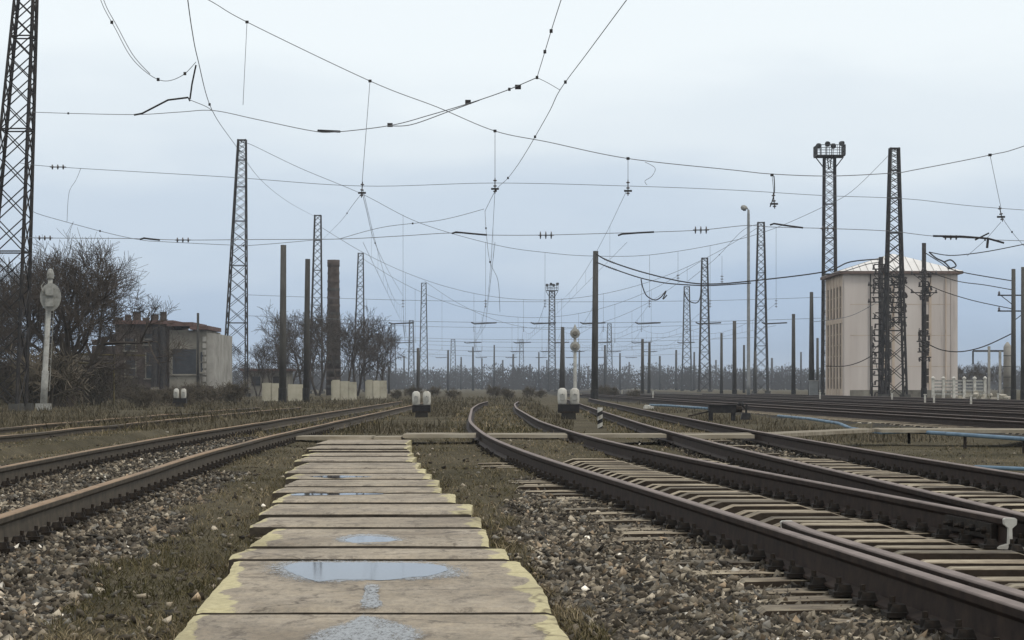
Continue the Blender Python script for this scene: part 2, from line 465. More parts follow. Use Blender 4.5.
def fx(t, Y, off=0.0):
    return np.interp(Y, t[1], t[0]) + off
def heading(t, Y):
    return (fx(t, Y + 0.5) - fx(t, Y - 0.5))
FAR_T = []          # farther tracks on the right: left rail
for k, x0 in enumerate((10.6, 15.0, 19.6, 24.4, 29.2)):
    FAR_T.append(smooth([(x0 + 1.2, 36), (x0 + 0.4, 49), (x0 - 1.0, 77), (x0 - 2.2, 120), (x0 - 3.6, 175), (x0 - 5, 240)], 1.0))

JY = [611.4, 558.7, 545.8, 526.6, 514.5, 502, 492.3, 486, 478.6, 472.7, 467.7, 455.5, 448.3, 439.0]
def xy(x, y, z=0.1):
    g = gp(x, y, z); return (g.x, g.y)
PL = [xy(*p) for p in ((150, 665), (180, 631), (203, 603), (215, 588), (228, 574), (236, 555), (256, 545), (264, 525), (271, 510), (274, 498), (282, 490), (291, 475), (296, 467), (302, 459), (316, 445), (328, 437))]
PR = [xy(*p) for p in ((590, 685), (570, 640), (551, 611), (543, 588), (516, 557), (496, 539), (483, 523), (470, 504), (453, 494), (444, 490), (434, 477), (417, 465), (411, 455), (406, 437))]
PLa, PRa = np.array(PL), np.array(PR)
def pl(Y): return np.interp(Y, PLa[:, 1], PLa[:, 0])
def pr(Y): return np.interp(Y, PRa[:, 1], PRa[:, 0])

# vectorised value noise
_g = RNG.random((256, 256))
def vn(x, y):
    x = np.asarray(x, float); y = np.asarray(y, float)
    xi = np.floor(x).astype(int); yi = np.floor(y).astype(int)
    fx_ = x - xi; fy_ = y - yi
    fx_ = fx_ * fx_ * (3 - 2 * fx_); fy_ = fy_ * fy_ * (3 - 2 * fy_)
    g = lambda a, b: _g[a % 256, b % 256]
    return (g(xi, yi) * (1 - fx_) + g(xi + 1, yi) * fx_) * (1 - fy_) + (g(xi, yi + 1) * (1 - fx_) + g(xi + 1, yi + 1) * fx_) * fy_
def fbm(x, y): return vn(x, y) * 0.5 + vn(x * 2.1 + 9, y * 2.1 + 5) * 0.3 + vn(x * 4.3 + 3, y * 4.3 + 1) * 0.2

def grass_mask(X, Y):
    """1 = grass / soil, 0 = ballast"""
    n = (fbm(X * 1.6, Y * 0.9) - 0.5)
    g = np.ones_like(X)
    # left ballast: between the path's grass strip and the left track
    lim = pl(Y) - np.interp(Y, [8, 14, 20, 36, 60], [0.72, 0.66, 0.6, 0.35, -0.3])
    lt = fx(L_, Y) - 0.75
    left = (X < lim + n * 0.7) & (X > lt - 2.0 + n)
    g[left & (Y < 80)] = 0
    g[(X < lim + n * 1.6) & (np.abs(X - lt) > 0.9) & (Y > 28 + 10 * n)] = 1
    # right ballast: path strip .. right tracks
    lim2 = pr(Y) + np.interp(Y, [8, 12, 18, 24, 27], [0.10, 0.13, 0.30, 1.0, 3.5])
    cen = fx(A_, Y) + 0.77
    rt = (X > lim2 + n * 0.45) & (X < fx(C_, Y) + 3.0 + n)
    g[rt & (Y < 43)] = 0
    g[(Y > 26) & (X < fx(A_, Y) - 0.35 + n * 0.6)] = np.where((X < fx(L_, Y) + 0.1)[(Y > 26) & (X < fx(A_, Y) - 0.35 + n * 0.6)], g[(Y > 26) & (X < fx(A_, Y) - 0.35 + n * 0.6)], 1)
    # grass creeping into the right tracks farther off
    far = (Y > 21 + 10 * n) & (np.abs(X - cen) < 0.62) & (n > -0.16)
    g[far] = 1
    g[(Y > 30) & (X > fx(A_, Y) + 1.75) & (X < fx(C_, Y) - 0.2) & (n > -0.2)] = 1
    g[(X > fx(C_, Y) + 2.0 + n) & (Y > 20)] = 1
    for t in FAR_T:
        g[np.abs(X - fx(t, Y) - 0.76) < 1.9 + n] = 0
    return g
def gz(X, Y):
    z = (fbm(X * 0.8, Y * 0.6) - 0.5) * 0.07
    gm = grass_mask(X, Y)
    z = z + 0.02 * gm
    # shallow hollow beyond the right tracks
    hol = np.clip((X - fx(C_, Y) - 2.1) / 0.8, 0, 1) * np.clip((fx(FAR_T[0], Y) - 1.0 - X) / 0.8, 0, 1)
    z = z - 0.16 * hol * np.clip((120 - Y) / 40, 0, 1)
    # packed higher against the left track
    z = z + 0.05 * np.exp(-((X - fx(L_, Y) + 0.75) / 1.3) ** 2) * (Y < 130)
    cr_ = (X > fx(A_, Y) - 0.05) & (X < fx(C_, Y) + 2.0) & (Y < 34)
    z = np.where(cr_, z - 0.075 * np.clip((34 - Y) / 6, 0, 1) + 0.05 * (fbm(X * 1.3, Y * 1.3) - 0.5), z)
    z = np.where((X <= fx(A_, Y) - 0.05) & (X > fx(A_, Y) - 0.9) & (Y < 34), z + 0.010 + 0.08 * (fbm(X * 1.1 + 4, Y * 0.8) - 0.45), z)
    z = np.where((X > fx(A_, Y) + 0.15) & (X < fx(A_, Y) + 1.4), z + 0.085 * np.clip((Y - 21.5) / 4, 0, 1) * np.clip((60 - Y) / 20, 0, 1), z)
    z = np.where((X < fx(Z_, Y) + 1.0) & (X > fx(Z_, Y) - 2.4) & (Y < 110) & (Y > 28), z + 0.10, z)
    return z

# ------------------------------------------------------------------ ground
def build_ground():
    xs = np.unique(np.concatenate([np.linspace(-2500, -60, 16), np.linspace(-60, -14, 40), np.arange(-14, 14, 0.2), np.linspace(14, 70, 90), np.linspace(70, 2500, 16)]))
    ys = np.unique(np.concatenate([np.linspace(-300, -2, 8), np.arange(-2, 45, 0.22), np.linspace(45, 130, 150), np.linspace(130, 400, 60), np.linspace(400, 4000, 20)]))
    Xg, Yg = np.meshgrid(xs, ys)
    near = np.clip((320 - Yg) / 100, 0, 1)
    Z = gz(Xg, Yg) * near
    under = (Xg > pl(Yg) - 0.05) & (Xg < pr(Yg) + 0.05) & (Yg < 38.9)
    Z = np.where(under, -0.04, Z)
    V = np.stack([Xg, Yg, Z], -1).reshape(-1, 3)
    nx, ny = len(xs), len(ys)
    i = np.arange(nx * ny).reshape(ny, nx)
    T = np.stack([i[:-1, :-1], i[:-1, 1:], i[1:, 1:], i[1:, :-1]], -1).reshape(-1, 4)
    me = np_mesh('ground', V, T, M['ground'], smooth=True)
    a = me.attributes.new('ballast', 'FLOAT', 'POINT')
    a.data.foreach_set('value', (1 - grass_mask(Xg, Yg)).astype(np.float32).ravel())
    tag(link('ground', me), 'flat brown trackside ground of dry grass, soil and gravel', kind='structure')
build_ground()

# ------------------------------------------------------------------ ballast stones (thousands: stuff)
def ico():
    t = (1 + 5 ** 0.5) / 2
    v = np.array([(-1, t, 0), (1, t, 0), (-1, -t, 0), (1, -t, 0), (0, -1, t), (0, 1, t), (0, -1, -t), (0, 1, -t), (t, 0, -1), (t, 0, 1), (-t, 0, -1), (-t, 0, 1)], float)
    v /= np.linalg.norm(v[0])
    f = np.array([(0, 11, 5), (0, 5, 1), (0, 1, 7), (0, 7, 10), (0, 10, 11), (1, 5, 9), (5, 11, 4), (11, 10, 2), (10, 7, 6), (7, 1, 8), (3, 9, 4), (3, 4, 2), (3, 2, 6), (3, 6, 8), (3, 8, 9), (4, 9, 5), (2, 4, 11), (6, 2, 10), (8, 6, 7), (9, 8, 1)])
    return v, f
def sample_area(n, y0, y1, pw):
    """points in the view wedge, denser near the camera"""
    u = RNG.random(n)
    Y = (y0 ** (1 - pw) + u * (y1 ** (1 - pw) - y0 ** (1 - pw))) ** (1 / (1 - pw)) if pw != 1 else y0 * (y1 / y0) ** u
    X = (RNG.random(n) - 0.5) * 2 * (Y * 0.2226 * 1.35 + 1.2)
    return X, Y
def on_path(X, Y, m=0.0): return (X > pl(Y) - m) & (X < pr(Y) + m) & (Y < 39)
def build_stones():
    v0 = np.array([(1.1, 0, 0), (-1.1, 0, 0), (0, 1.1, 0), (0, -1.1, 0), (0.1, 0, 1), (0, 0.1, -1)], float)
    f0 = np.array([(0, 2, 4), (2, 1, 4), (1, 3, 4), (3, 0, 4), (2, 0, 5), (1, 2, 5), (3, 1, 5), (0, 3, 5)])
    X, Y = sample_area(620000, 6.9, 42, 1.85)
    ok = (grass_mask(X, Y) < 0.5) & ~on_path(X, Y, -0.0)
    stray = (RNG.random(len(X)) < 0.03) & ~on_path(X, Y, 0.0)
    ok |= stray
    X, Y = X[ok], Y[ok]
    n = len(X)
    keep = RNG.random(n) < min(1.0, 235000 / n)
    X, Y = X[keep], Y[keep]; n = len(X)
    size = RNG.lognormal(math.log(0.0100), 0.45, n) * np.interp(Y, [8, 20, 40], [1, 1.25, 1.7])
    size = np.clip(size, 0.005, 0.027)
    off = (RNG.random((n, 6, 3)) - 0.5) * 0.85
    V = (v0[None] + off) * size[:, None, None] * (np.array([1.25, 1.0, 0.75])[None, None] * (0.7 + 0.6 * RNG.random((n, 1, 3))))
    # random rotation: yaw and a tilt
    a = RNG.random(n) * 6.283; b = (RNG.random(n) - 0.5) * 2.2
    ca, sa, cb, sb = np.cos(a)[:, None], np.sin(a)[:, None], np.cos(b)[:, None], np.sin(b)[:, None]
    x, y, z = V[..., 0], V[..., 1], V[..., 2]
    x, z = x * cb + z * sb, -x * sb + z * cb
    x, y = x * ca - y * sa, x * sa + y * ca
    Z = gz(X, Y) + size * (0.1 + 0.5 * RNG.random(n))
    V = np.stack([x + X[:, None], y + Y[:, None], z + Z[:, None]], -1).reshape(-1, 3)
    T = (f0[None] + (np.arange(n) * 6)[:, None, None]).reshape(-1, 3)
    pal = np.array([(0.20, 0.175, 0.14), (0.13, 0.112, 0.09), (0.29, 0.26, 0.215), (0.075, 0.065, 0.054), (0.23, 0.18, 0.13), (0.16, 0.155, 0.145), (0.70, 0.67, 0.62)])
    ix = RNG.choice(7, n, p=[0.25, 0.22, 0.155, 0.20, 0.06, 0.105, 0.01])
    c = pal[ix] * (0.28 + 1.5 * RNG.random((n, 1)) ** 2.0) * np.array([1.0, 0.95, 0.86])
    c *= (0.6 + 0.75 * fbm(X * 0.9 + 2, Y * 0.5))[:, None]
    # stones close to the right rails are coloured darker
    d = np.minimum(np.abs(X - fx(A_, Y)), np.abs(X - fx(A_, Y) - GA))
    c *= np.where(d < 0.3, 0.6, 1.0)[:, None]
    cols = np.repeat(c, 8, 0) * (0.85 + 0.3 * RNG.random((n * 8, 1)))
    me = np_mesh('ballast_stones', V, T, M['stone'], cols)
    tag(link('ballast_stones', me), 'grey brown crushed ballast stones around the tracks', 'gravel', kind='stuff')
build_stones()

# ------------------------------------------------------------------ grass
def blades(name, n, y0, y1, pw, hmin, hmax, w, label, maskf, seed_pal, lean=0.9):
    X, Y = sample_area(n, y0, y1, pw)
    ok = maskf(X, Y)
    X, Y = X[ok], Y[ok]; n = len(X)
    a = RNG.random(n) * 6.283
    h = (hmin + (hmax - hmin) * RNG.random(n) ** 1.5) * (0.25 + 2.2 * fbm(X * 1.8, Y * 1.1) ** 2 + 0.3 * fbm(X * 0.9, Y * 0.7))
    ln = h * lean * (RNG.random(n) * 1.4)
    b = RNG.random(n) * 6.283
    ww = w * (0.6 + 0.8 * RNG.random(n)) * np.interp(Y, [8, 20, 60, 150], [1, 1.4, 2.8, 5])
    Z = gz(X, Y) - 0.005
    p0 = np.stack([X - np.cos(a) * ww, Y - np.sin(a) * ww, Z], -1)
    p1 = np.stack([X + np.cos(a) * ww, Y + np.sin(a) * ww, Z], -1)
    mx_ = np.stack([X + np.cos(b) * ln * 0.35, Y + np.sin(b) * ln * 0.35, Z + h * 0.65], -1)
    m0 = mx_ - np.stack([np.cos(a) * ww * 0.6, np.sin(a) * ww * 0.6, 0 * a], -1)
    m1 = mx_ + np.stack([np.cos(a) * ww * 0.6, np.sin(a) * ww * 0.6, 0 * a], -1)
    tp = np.stack([X + np.cos(b) * ln, Y + np.sin(b) * ln, Z + h * 0.95], -1)
    V = np.stack([p0, p1, m0, m1, tp], 1).reshape(-1, 3)
    f0 = np.array([(0, 1, 3), (0, 3, 2), (2, 3, 4)])
    T = (f0[None] + (np.arange(n) * 5)[:, None, None]).reshape(-1, 3)
    pal = np.array(seed_pal)
    patch = fbm(X * 0.5 + 7, Y * 0.35)
    ix = np.clip((patch * 1.6 - 0.3 + (RNG.random(n) - 0.5) * 0.9) * len(pal), 0, len(pal) - 1).astype(int)
    c = pal[ix] * (0.7 + 0.6 * RNG.random((n, 1)))
    me = np_mesh(name, V, T, M['grass'], np.repeat(c, 3, 0))
    tag(link(name, me), label, 'grass', kind='stuff')
DRY = [(0.062, 0.055, 0.025), (0.10, 0.085, 0.040), (0.14, 0.113, 0.060), (0.185, 0.148, 0.085), (0.27, 0.215, 0.135)]
def m_near(X, Y):
    g = (grass_mask(X, Y) > 0.5) | (RNG.random(len(X)) < 0.035)
    return g & ~on_path(X, Y, -0.01) & (fbm(X * 2.2, Y * 1.7) > 0.2)
blades('short_grass', 330000, 6.9, 48, 1.5, 0.012, 0.055, 0.0020, 'short dull olive and straw coloured grass beside the path', m_near, DRY, 1.7)
def m_track(X, Y):
    ok = (fbm(X * 1.1 + 3, Y * 0.5) > 0.33)
    inz = np.zeros(len(X), bool)
    for t, g in ((A_, 1.55), (C_, 1.5), (L_, -1.5), (Z_, -1.5)):
        a = np.minimum(fx(t, Y), fx(t, Y) + g); b = np.maximum(fx(t, Y), fx(t, Y) + g)
        inz |= (X > a - 0.6) & (X < b + 0.6)
        ok &= (np.abs(X - a) > 0.12) & (np.abs(X - b) > 0.12)
    return ok & inz & (Y > 41)
blades('track_weeds', 90000, 36, 118, 1.0, 0.03, 0.12, 0.004, 'low brown weeds grown over the far parts of the tracks', m_track, DRY, 1.4)
STRAW = [(0.06, 0.05, 0.028), (0.08, 0.066, 0.04), (0.10, 0.083, 0.052), (0.12, 0.10, 0.065), (0.15, 0.125, 0.085)]
def m_far(X, Y):
    ok = grass_mask(X, Y) > 0.5
    for t, g in ((A_, 1.55), (C_, 1.5), (L_, -1.5)):
        ok &= (X < fx(t, Y) - 0.5 + min(0, g)) | (X > fx(t, Y) + 0.5 + max(0, g)) | (Y > 110)
    ok &= (fbm(X * 0.25 + 3, Y * 0.08) > 0.42) & (X < fx(FAR_T[0], Y) - 1.5)
    ok &= (X < 1.5) | (X > 6)
    for px, py in ((421.5, 418.5), (568.5, 420), (180, 407.5), (600, 429), (722, 420)):
        P = gp(px, py, 0)
        ok &= ~((np.abs(X - P.x) < 0.8) & (Y > P.y - 7) & (Y < P.y + 1))
    return ok
blades('tall_dry_grass', 110000, 46, 190, 1.0, 0.05, 0.26, 0.004, 'tall dry brown grass and weeds beyond the crossing', m_far, STRAW)

# ------------------------------------------------------------------ rails and sleepers
RP = [(-0.075, 0), (0.075, 0), (0.075, 0.012), (0.012, 0.03), (0.009, 0.12), (0.034, 0.142), (0.037, 0.172), (0.028, 0.18), (-0.028, 0.18), (-0.037, 0.172), (-0.034, 0.142), (-0.009, 0.12), (-0.012, 0.03), (-0.075, 0.012)]
def rail_mb(fn, y0, y1, step=0.5, z0=None, wob=0.0):
    mb = MB(); z0 = H - 0.18 if z0 is None else z0
    ys = list(np.arange(y0, y1, step)) + [y1]
    vs = []; fs = []
    n = len(RP)
    for Y in ys:
        X = fn(Y); dx = fn(Y + 0.2) - fn(Y - 0.2)
        d = Vector((dx, 0.4)).normalized(); nx, ny = d.y, -d.x
        w = wob * (mn.noise(Vector((X, Y * 0.25, 0))))
        for px, pz in RP:
            vs.append((X + nx * px + w * 0.4, Y + ny * px, z0 + pz + w))
    for i in range(len(ys) - 1):
        for k in range(n):
            k2 = (k + 1) % n
            fs.append((i * n + k, i * n + k2, (i + 1) * n + k2, (i + 1) * n + k))
    fs.append(tuple(range(n - 1, -1, -1)))
    m = (len(ys) - 1) * n
    fs.append(tuple(m + k for k in range(n)))
    return mb.add(vs, fs)

def sleeper_mb(x0, x1, seats, w=0.23):
    """concrete sleeper along X from x0 to x1; top is lower at the rail seats, raised between them"""
    seats = sorted(seats)
    prof = [(x0, 0.0), (x0 + 0.05, 0.040), (x0 + 0.3, 0.045)]
    for i, s in enumerate(seats):
        if i and s - seats[i - 1] > 0.9:
            a = seats[i - 1]
            prof += [(a + 0.55, 0.045), (a + 0.69, 0.098), (s - 0.36, 0.098), (s - 0.20, 0.045)]
    prof += [(x1 - 0.13, 0.042), (x1, -0.05)]
    prof.sort()
    mb = MB(); vs = []; fs = []
    for X, z in prof:
        vs += [(X, -w / 2, -0.15), (X, -w * 0.49, z - 0.004), (X, -w * 0.44, z), (X, w * 0.46, z), (X, w / 2, -0.15)]
    for i in range(len(prof) - 1):
        a = i * 5; b = a + 5
        for q in range(4): fs.append((a + q, b + q, b + q + 1, a + q + 1))
    fs += [(0, 1, 2, 3, 4), tuple(len(vs) - 5 + k for k in (4, 3, 2, 1, 0))]
    return mb.add(vs, fs)
def sleeper_mesh(x0, x1, seats, name='sleeper'):
    """worn pale top, sides coloured dark to stand for shade in the gaps"""
    w = random.uniform(0.19, 0.25)
    me = sleeper_mb(x0, x1, seats, w).mesh(name, M['sleeper'])
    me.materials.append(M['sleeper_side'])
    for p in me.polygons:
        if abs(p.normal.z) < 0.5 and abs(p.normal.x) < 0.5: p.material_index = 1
    return me
def fastening_mesh():
    """one clip: plate, clamp and bolt on the +X side of the rail, all overlapping into one piece"""
    mb = MB()
    mb.box((0.105, 0, 0.063), (0.085, 0.15, 0.020))
    mb.box((0.090, 0, 0.085), (0.075, 0.10, 0.036), taper=0.7)
    mb.lathe([(0.019, 0), (0.019, 0.045), (0.012, 0.049), (0.012, 0.075)], (0.112, 0, 0.060), 6)
    return mb.mesh('rail_clip', M['fasten'])
FM = fastening_mesh()
def clips(s, X, z):
    link('rail_clip', FM, s, (X, 0, z))
    link('rail_clip', FM, s, (X, 0, z), (0, 0, math.pi))

def track(label, rails, matr, y0, y1, sl0, sl1, spacing, bury=0.0, detail_to=30.0, wob=0.0):
    root = empty('railway_track', (0, 0, 0), label, 'railway track')
    for fn in rails:
        rail_mb(fn, y0, y1, wob=wob).build('rail', matr, root)
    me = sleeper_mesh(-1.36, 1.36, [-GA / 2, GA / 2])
    Y = sl0; farmb = MB()
    while Y < sl1:
        xa, xb = rails[0](Y), rails[1](Y)
        c = (xa + xb) / 2
        h = math.atan((rails[0](Y + .5) - rails[0](Y - .5)))
        loc = (c + random.uniform(-.03, .03), Y + random.uniform(-.02, .02), -bury + random.uniform(-0.006, 0.004))
        if Y < 62:
            s = link('sleeper', me, root, loc, (random.uniform(-.01, .01), 0, -h + random.uniform(-.012, .012)))
            if Y < detail_to:
                for xx in (xa, xb):
                    clips(s, xx - loc[0], bury + random.uniform(0, 0.006))
        else:
            farmb.box((c, Y, -0.03 - bury), (2.7, 0.25, 0.14))
        Y += spacing
    if farmb.v:
        tag(farmb.build('far_sleepers', M['sleeper'], root), kind='stuff')
    return root

railA = lambda Y: float(fx(A_, Y)); railB = lambda Y: float(fx(A_, Y)) + GA
railC = lambda Y: float(fx(C_, Y)); railD = lambda Y: float(fx(C_, Y)) + 1.5
railL = lambda Y: float(fx(L_, Y)); railK = lambda Y: float(fx(L_, Y)) - 1.5

# left track
track('brown rusty track left of the concrete path, half sunk in gravel', (railK, railL), M['rail_l'], 4, 118, 6.2, 60, 0.5, bury=0.05, detail_to=48, wob=0.01)
# outlying left track in the weeds
track('faint pale track lying in weeds at the far left', (lambda Y: float(fx(Z_, Y)) - 1.5, lambda Y: float(fx(Z_, Y))), M['rail_l'], 30, 84, 30, 60, 0.6, bury=0.12, detail_to=0, wob=0.02)

# right turnout: two tracks that share sleepers near the camera
T1 = empty('railway_track', (0, 0, 0), 'curving track right of the path, nearest on the right, with a check rail', 'railway track')
rail_mb(railA, 4, 116).build('rail', M['rail_r'], T1)
rail_mb(railB, 13.45, 116).build('rail', M['rail_r'], T1)
# white painted cut end of the inner rail
def rail_end(parent, X, Y, m, hgt=1.0):
    mb = MB(); vs = [(X + px * 1.03, Y, H - 0.18 + pz * hgt) for px, pz in RP] + [(X + px * 1.03, Y + 0.05, H - 0.18 + pz * hgt) for px, pz in RP]
    n = len(RP)
    fs = [tuple(range(n)), tuple(range(2 * n - 1, n - 1, -1))] + [(k, k + n, (k + 1) % n + n, (k + 1) % n) for k in range(n)]
    mb.add(vs, fs); tag(mb.build('painted_rail_end', m, parent), 'white painted cut end of the rail')
rail_end(T1, railB(13.42), 13.39, M['white'])
guard = lambda Y: railA(Y) + 0.145 + 0.06 * max(0, (Y - 12.3)) ** 1.2
rail_mb(guard, 4, 13.1, 0.3).build('check_rail', M['rail_r'], T1)
rail_end(T1, guard(13.1), 13.12, M['white'])
# fish plate with bolts on the left face of the inner rail
mb = MB()
for s in (-1, 1):
    mb.bar((railB(13.6) + s * 0.036, 13.6, 0.14), (railB(14.6) + s * 0.036, 14.6, 0.14), 0.035, 0.09)
mb2 = MB()
fp = mb.build('fish_plate', M['fasten'], T1)
for k in range(4):
    y = 13.72 + k * 0.24
    MB().lathe([(0.024, 0), (0.024, 0.03), (0.013, 0.032), (0.013, 0.06)], (railB(y) - 0.05, y, 0.14), 6, (-1, 0, 0)).build('bolt', M['fasten'], fp)
T2 = empty('railway_track', (0, 0, 0), 'straight track behind the curving one, meeting it at the right edge', 'railway track')
rail_mb(railC, 4, 146).build('rail', M['rail_r'], T2)
rail_mb(railD, 4, 146).build('rail', M['rail_r'], T2)
# frog nose between the meeting rails
mb = MB()
yy = 12.9
vs = []
for (X, Y, w) in ((railC(10) - 0.10, 10.0, 0.05), (railC(12.9) - 0.09, 12.4, 0.02)):
    for dx in (-w, w):
        vs += [(X + dx, Y, 0.03), (X + dx, Y, H - 0.004)]
mb.add(vs, [(0, 2, 3, 1), (4, 5, 7, 6), (0, 1, 5, 4), (2, 6, 7, 3), (1, 3, 7, 5)])
mb.build('frog_nose', M['rail_r'], T2)
Y = 6.0
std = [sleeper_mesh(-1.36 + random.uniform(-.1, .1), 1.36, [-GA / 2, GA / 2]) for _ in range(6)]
while Y < 46:
    xa, xd = railA(Y), railD(Y)
    sep_ = railC(Y) - railA(Y)
    if sep_ < 2.75:
        x0, x1 = xa - 0.50 + random.uniform(-.12, .12), xd + 0.55
        if Y < 13: rails_ = [xa, railC(Y), xd]
        else: rails_ = [xa, railB(Y), railC(Y), xd]
        c = (x0 + x1) / 2
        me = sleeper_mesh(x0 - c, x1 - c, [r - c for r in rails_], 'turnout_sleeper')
        s = link('turnout_sleeper', me, T1, (c, Y + random.uniform(-.03, .03), random.uniform(-0.016, 0.004)), (0, random.uniform(-.003, .003), random.uniform(-.014, .018)))
        for xx in rails_:
            clips(s, xx - c, random.uniform(0, 0.006))
        Y += 0.5
    else:
        for par, cc in ((T1, xa + GA / 2), (T2, railC(Y) + 0.75)):
            s = link('sleeper', random.choice(std), par, (cc + random.uniform(-.04, .04), Y + random.uniform(-.03, .03), random.uniform(-0.03, -0.01) - (0.0 if Y < 29 else random.uniform(0.03, 0.11))), (0, 0, random.uniform(-.015, .02)))
            if Y < 40:
                for xx in (-GA / 2, GA / 2):
                    clips(s, xx, 0.01)
        Y += 0.55
# farther tracks on the right
names = ('nearest of the far right tracks, behind the blue pipe', 'second of the far right tracks beyond the blue pipe', 'third of the far right tracks, counted from the blue pipe',
         'fourth of the far right tracks, in front of the pale tower', 'last of the far right tracks, running by the foot of the pale tower')
for t, nme in zip(FAR_T, names):
    track(nme, ((lambda Y, t=t: float(fx(t, Y))), (lambda Y, t=t: float(fx(t, Y)) + 1.52)), M['rail_r'], 36, 236, 38, 120, 0.6, bury=0.02, detail_to=0, wob=0.0)

# ------------------------------------------------------------------ concrete path
PATH = empty('concrete_path', (0, 0, 0), 'path of worn concrete slabs with yellow painted edges in the middle', 'path')
PATH['kind'] = 'structure'
ys_ = [6.2, 7.4] + [gp(0, y, 0.1).y for y in JY]
ys_ = sorted(ys_ + [27.6, 32.0, 36.0])
def build_slab(Ya, Yb, i):
    jz = random.uniform(-0.022, 0.0); tilt = random.uniform(-0.017, -0.009)
    jz *= 0.5
    if Yb < 15 or 17 < Ya < 24: jz = 0; tilt = -0.008
    if Yb < 12.2: tilt = -0.004
    if Yb < 9.4: tilt = 0.0
    if i >= 17: jz = 0; tilt = -0.006
    ja, jb = random.uniform(-0.05, 0.05), random.uniform(-0.04, 0.04)
    if Yb < 12.5: ja = jb = 0
    gap = 0.035
    Y0, Y1 = Ya + gap, Yb - gap
    wl_, wr_ = random.choice((0.0, 0.05, 0.08, 0.12, 0.14)), random.choice((0.05, 0.07, 0.10, 0.12, 0.14))
    nx = 56; ny = max(4, int((Y1 - Y0) / 0.09))
    if Y0 > 17: nx = 36
    vs = []; ed = []; idx = {}
    for j in range(ny + 1):
        v = j / ny; Y = Y0 + (Y1 - Y0) * v
        l_, r_ = float(pl(Y)) + ja, float(pr(Y)) + jb
        # stepped blocks: each slab is squarer than the path's own outline
        lm, rm = float(pl((Y0 + Y1) / 2)) + ja, float(pr((Y0 + Y1) / 2)) + jb
        k = 0.7 if Yb > 12.5 else 0.0
        l_, r_ = l_ * (1 - k) + lm * k, r_ * (1 - k) + rm * k
        l_ += 0.012 * (mn.noise(Vector((3.1, Y * 3.2, 0))) + 0.25 * mn.noise(Vector((9.1, Y * 9, 0))))
        r_ += 0.012 * (mn.noise(Vector((7.7, Y * 3.2, 4))) + 0.25 * mn.noise(Vector((1.1, Y * 9, 4))))
        for q in range(nx + 1):
            u = q / nx
            X = l_ + (r_ - l_) * u
            yy = Y
            if j in (0, ny): yy += 0.012 * mn.noise(Vector((X * 7, Y, 2)))
            z = 0.1 + jz + tilt * (v - 0.5) * 2 + 0.003 * mn.noise(Vector((X * 2, Y * 2, 1)))
            de = min(X - l_, r_ - X)
            if de < 0.012: z -= 0.006
            if j in (0, ny): z -= 0.012
            vs.append((X, yy, z)); 
            wd = wl_ if X - l_ < r_ - X else wr_
            wd *= 0.35 + 1.1 * max(0.0, min(1.0, 0.5 + 1.3 * mn.noise(Vector((l_ if X - l_ < r_ - X else 50, Y * 2.3, 0)))))
            ed.append(max(0.0, 1 - (de / max(wd, 0.01)) ** 2) * 0.9 if wd > 0.01 else 0.0)
    fs = []
    w = nx + 1
    for j in range(ny):
        for q in range(nx):
            a = j * w + q
            fs.append((a, a + 1, a + w + 1, a + w))
    # skirt down to the ground
    loop = [q for q in range(w)] + [j * w + nx for j in range(1, ny + 1)] + [ny * w + q for q in range(nx - 1, -1, -1)] + [j * w for j in range(ny - 1, 0, -1)]
    b0 = len(vs)
    for i_ in loop:
        x, y, z = vs[i_]; vs.append((x, y, -0.06)); ed.append(0.0)
    L = len(loop)
    for k in range(L):
        k2 = (k + 1) % L
        fs.append((loop[k2], loop[k], b0 + k, b0 + k2))
    me = MB().add(vs, fs).mesh('slab', M['slab'])
    me.materials.append(M['slab_side'])
    for p_ in me.polygons:
        if p_.index >= nx * ny and abs(p_.normal.y) > 0.6: p_.material_index = 1
    a = me.attributes.new('edge', 'FLOAT', 'POINT')
    a.data.foreach_set('value', np.array(ed, np.float32))
    link('slab', me, PATH)
for i in range(len(ys_) - 1):
    build_slab(ys_[i], ys_[i + 1], i)

# puddles and wet patches lying on the slabs
def blob(name, pts_px, z, m, parent=None, label=None, cat=None, rough=0.012, ring=None, rim=False):
    P = [gp(x, y, z) for x, y in pts_px]
    # closed Catmull-Rom
    out = []; n = len(P)
    for i in range(n):
        p0, p1, p2, p3 = P[i - 1], P[i], P[(i + 1) % n], P[(i + 2) % n]
        for k in range(14):
            t = k / 14
            q = 0.5 * ((2 * p1) + (p2 - p0) * t + (2 * p0 - 5 * p1 + 4 * p2 - p3) * t * t + (3 * p1 - 3 * p2 + p3 - p0) * t ** 3)
            nn = mn.noise(q * 14) + 0.6 * mn.noise(q * 37)
            q.x += rough * nn; q.y += rough * 1.6 * nn
            out.append(q)
    c = sum(out, Vector()) / len(out); L = len(out)
    vs = [(c.x, c.y, z)] + [tuple(c + (p - c) * 0.72)[:2] + (z,) for p in out] + [tuple(p)[:2] + (z,) for p in out]
    fs = []
    for k in range(L):
        k2 = (k + 1) % L
        fs += [(0, 1 + k, 1 + k2), (1 + k, 1 + L + k, 1 + L + k2, 1 + k2)]
    me = MB().add(vs, fs).mesh(name, m)
    if rim:
        a = me.attributes.new('rim', 'FLOAT', 'POINT')
        a.data.foreach_set('value', np.array([0.62] + [0.52] * L + [0.0] * L, np.float32))
    o = link(name, me, parent)
    return tag(o, label, cat)
p = empty('puddle', (-0.5, 11.2, 0.12), 'largest puddle, on the nearest part of the concrete path', 'puddle')
def child_blob(par, name, pts, z, m, rim=False):
    o = blob(name, pts, z, m, rim=rim)
    o.parent = par; o.matrix_parent_inverse = Matrix.Translation(-Vector(par.location))
    return o
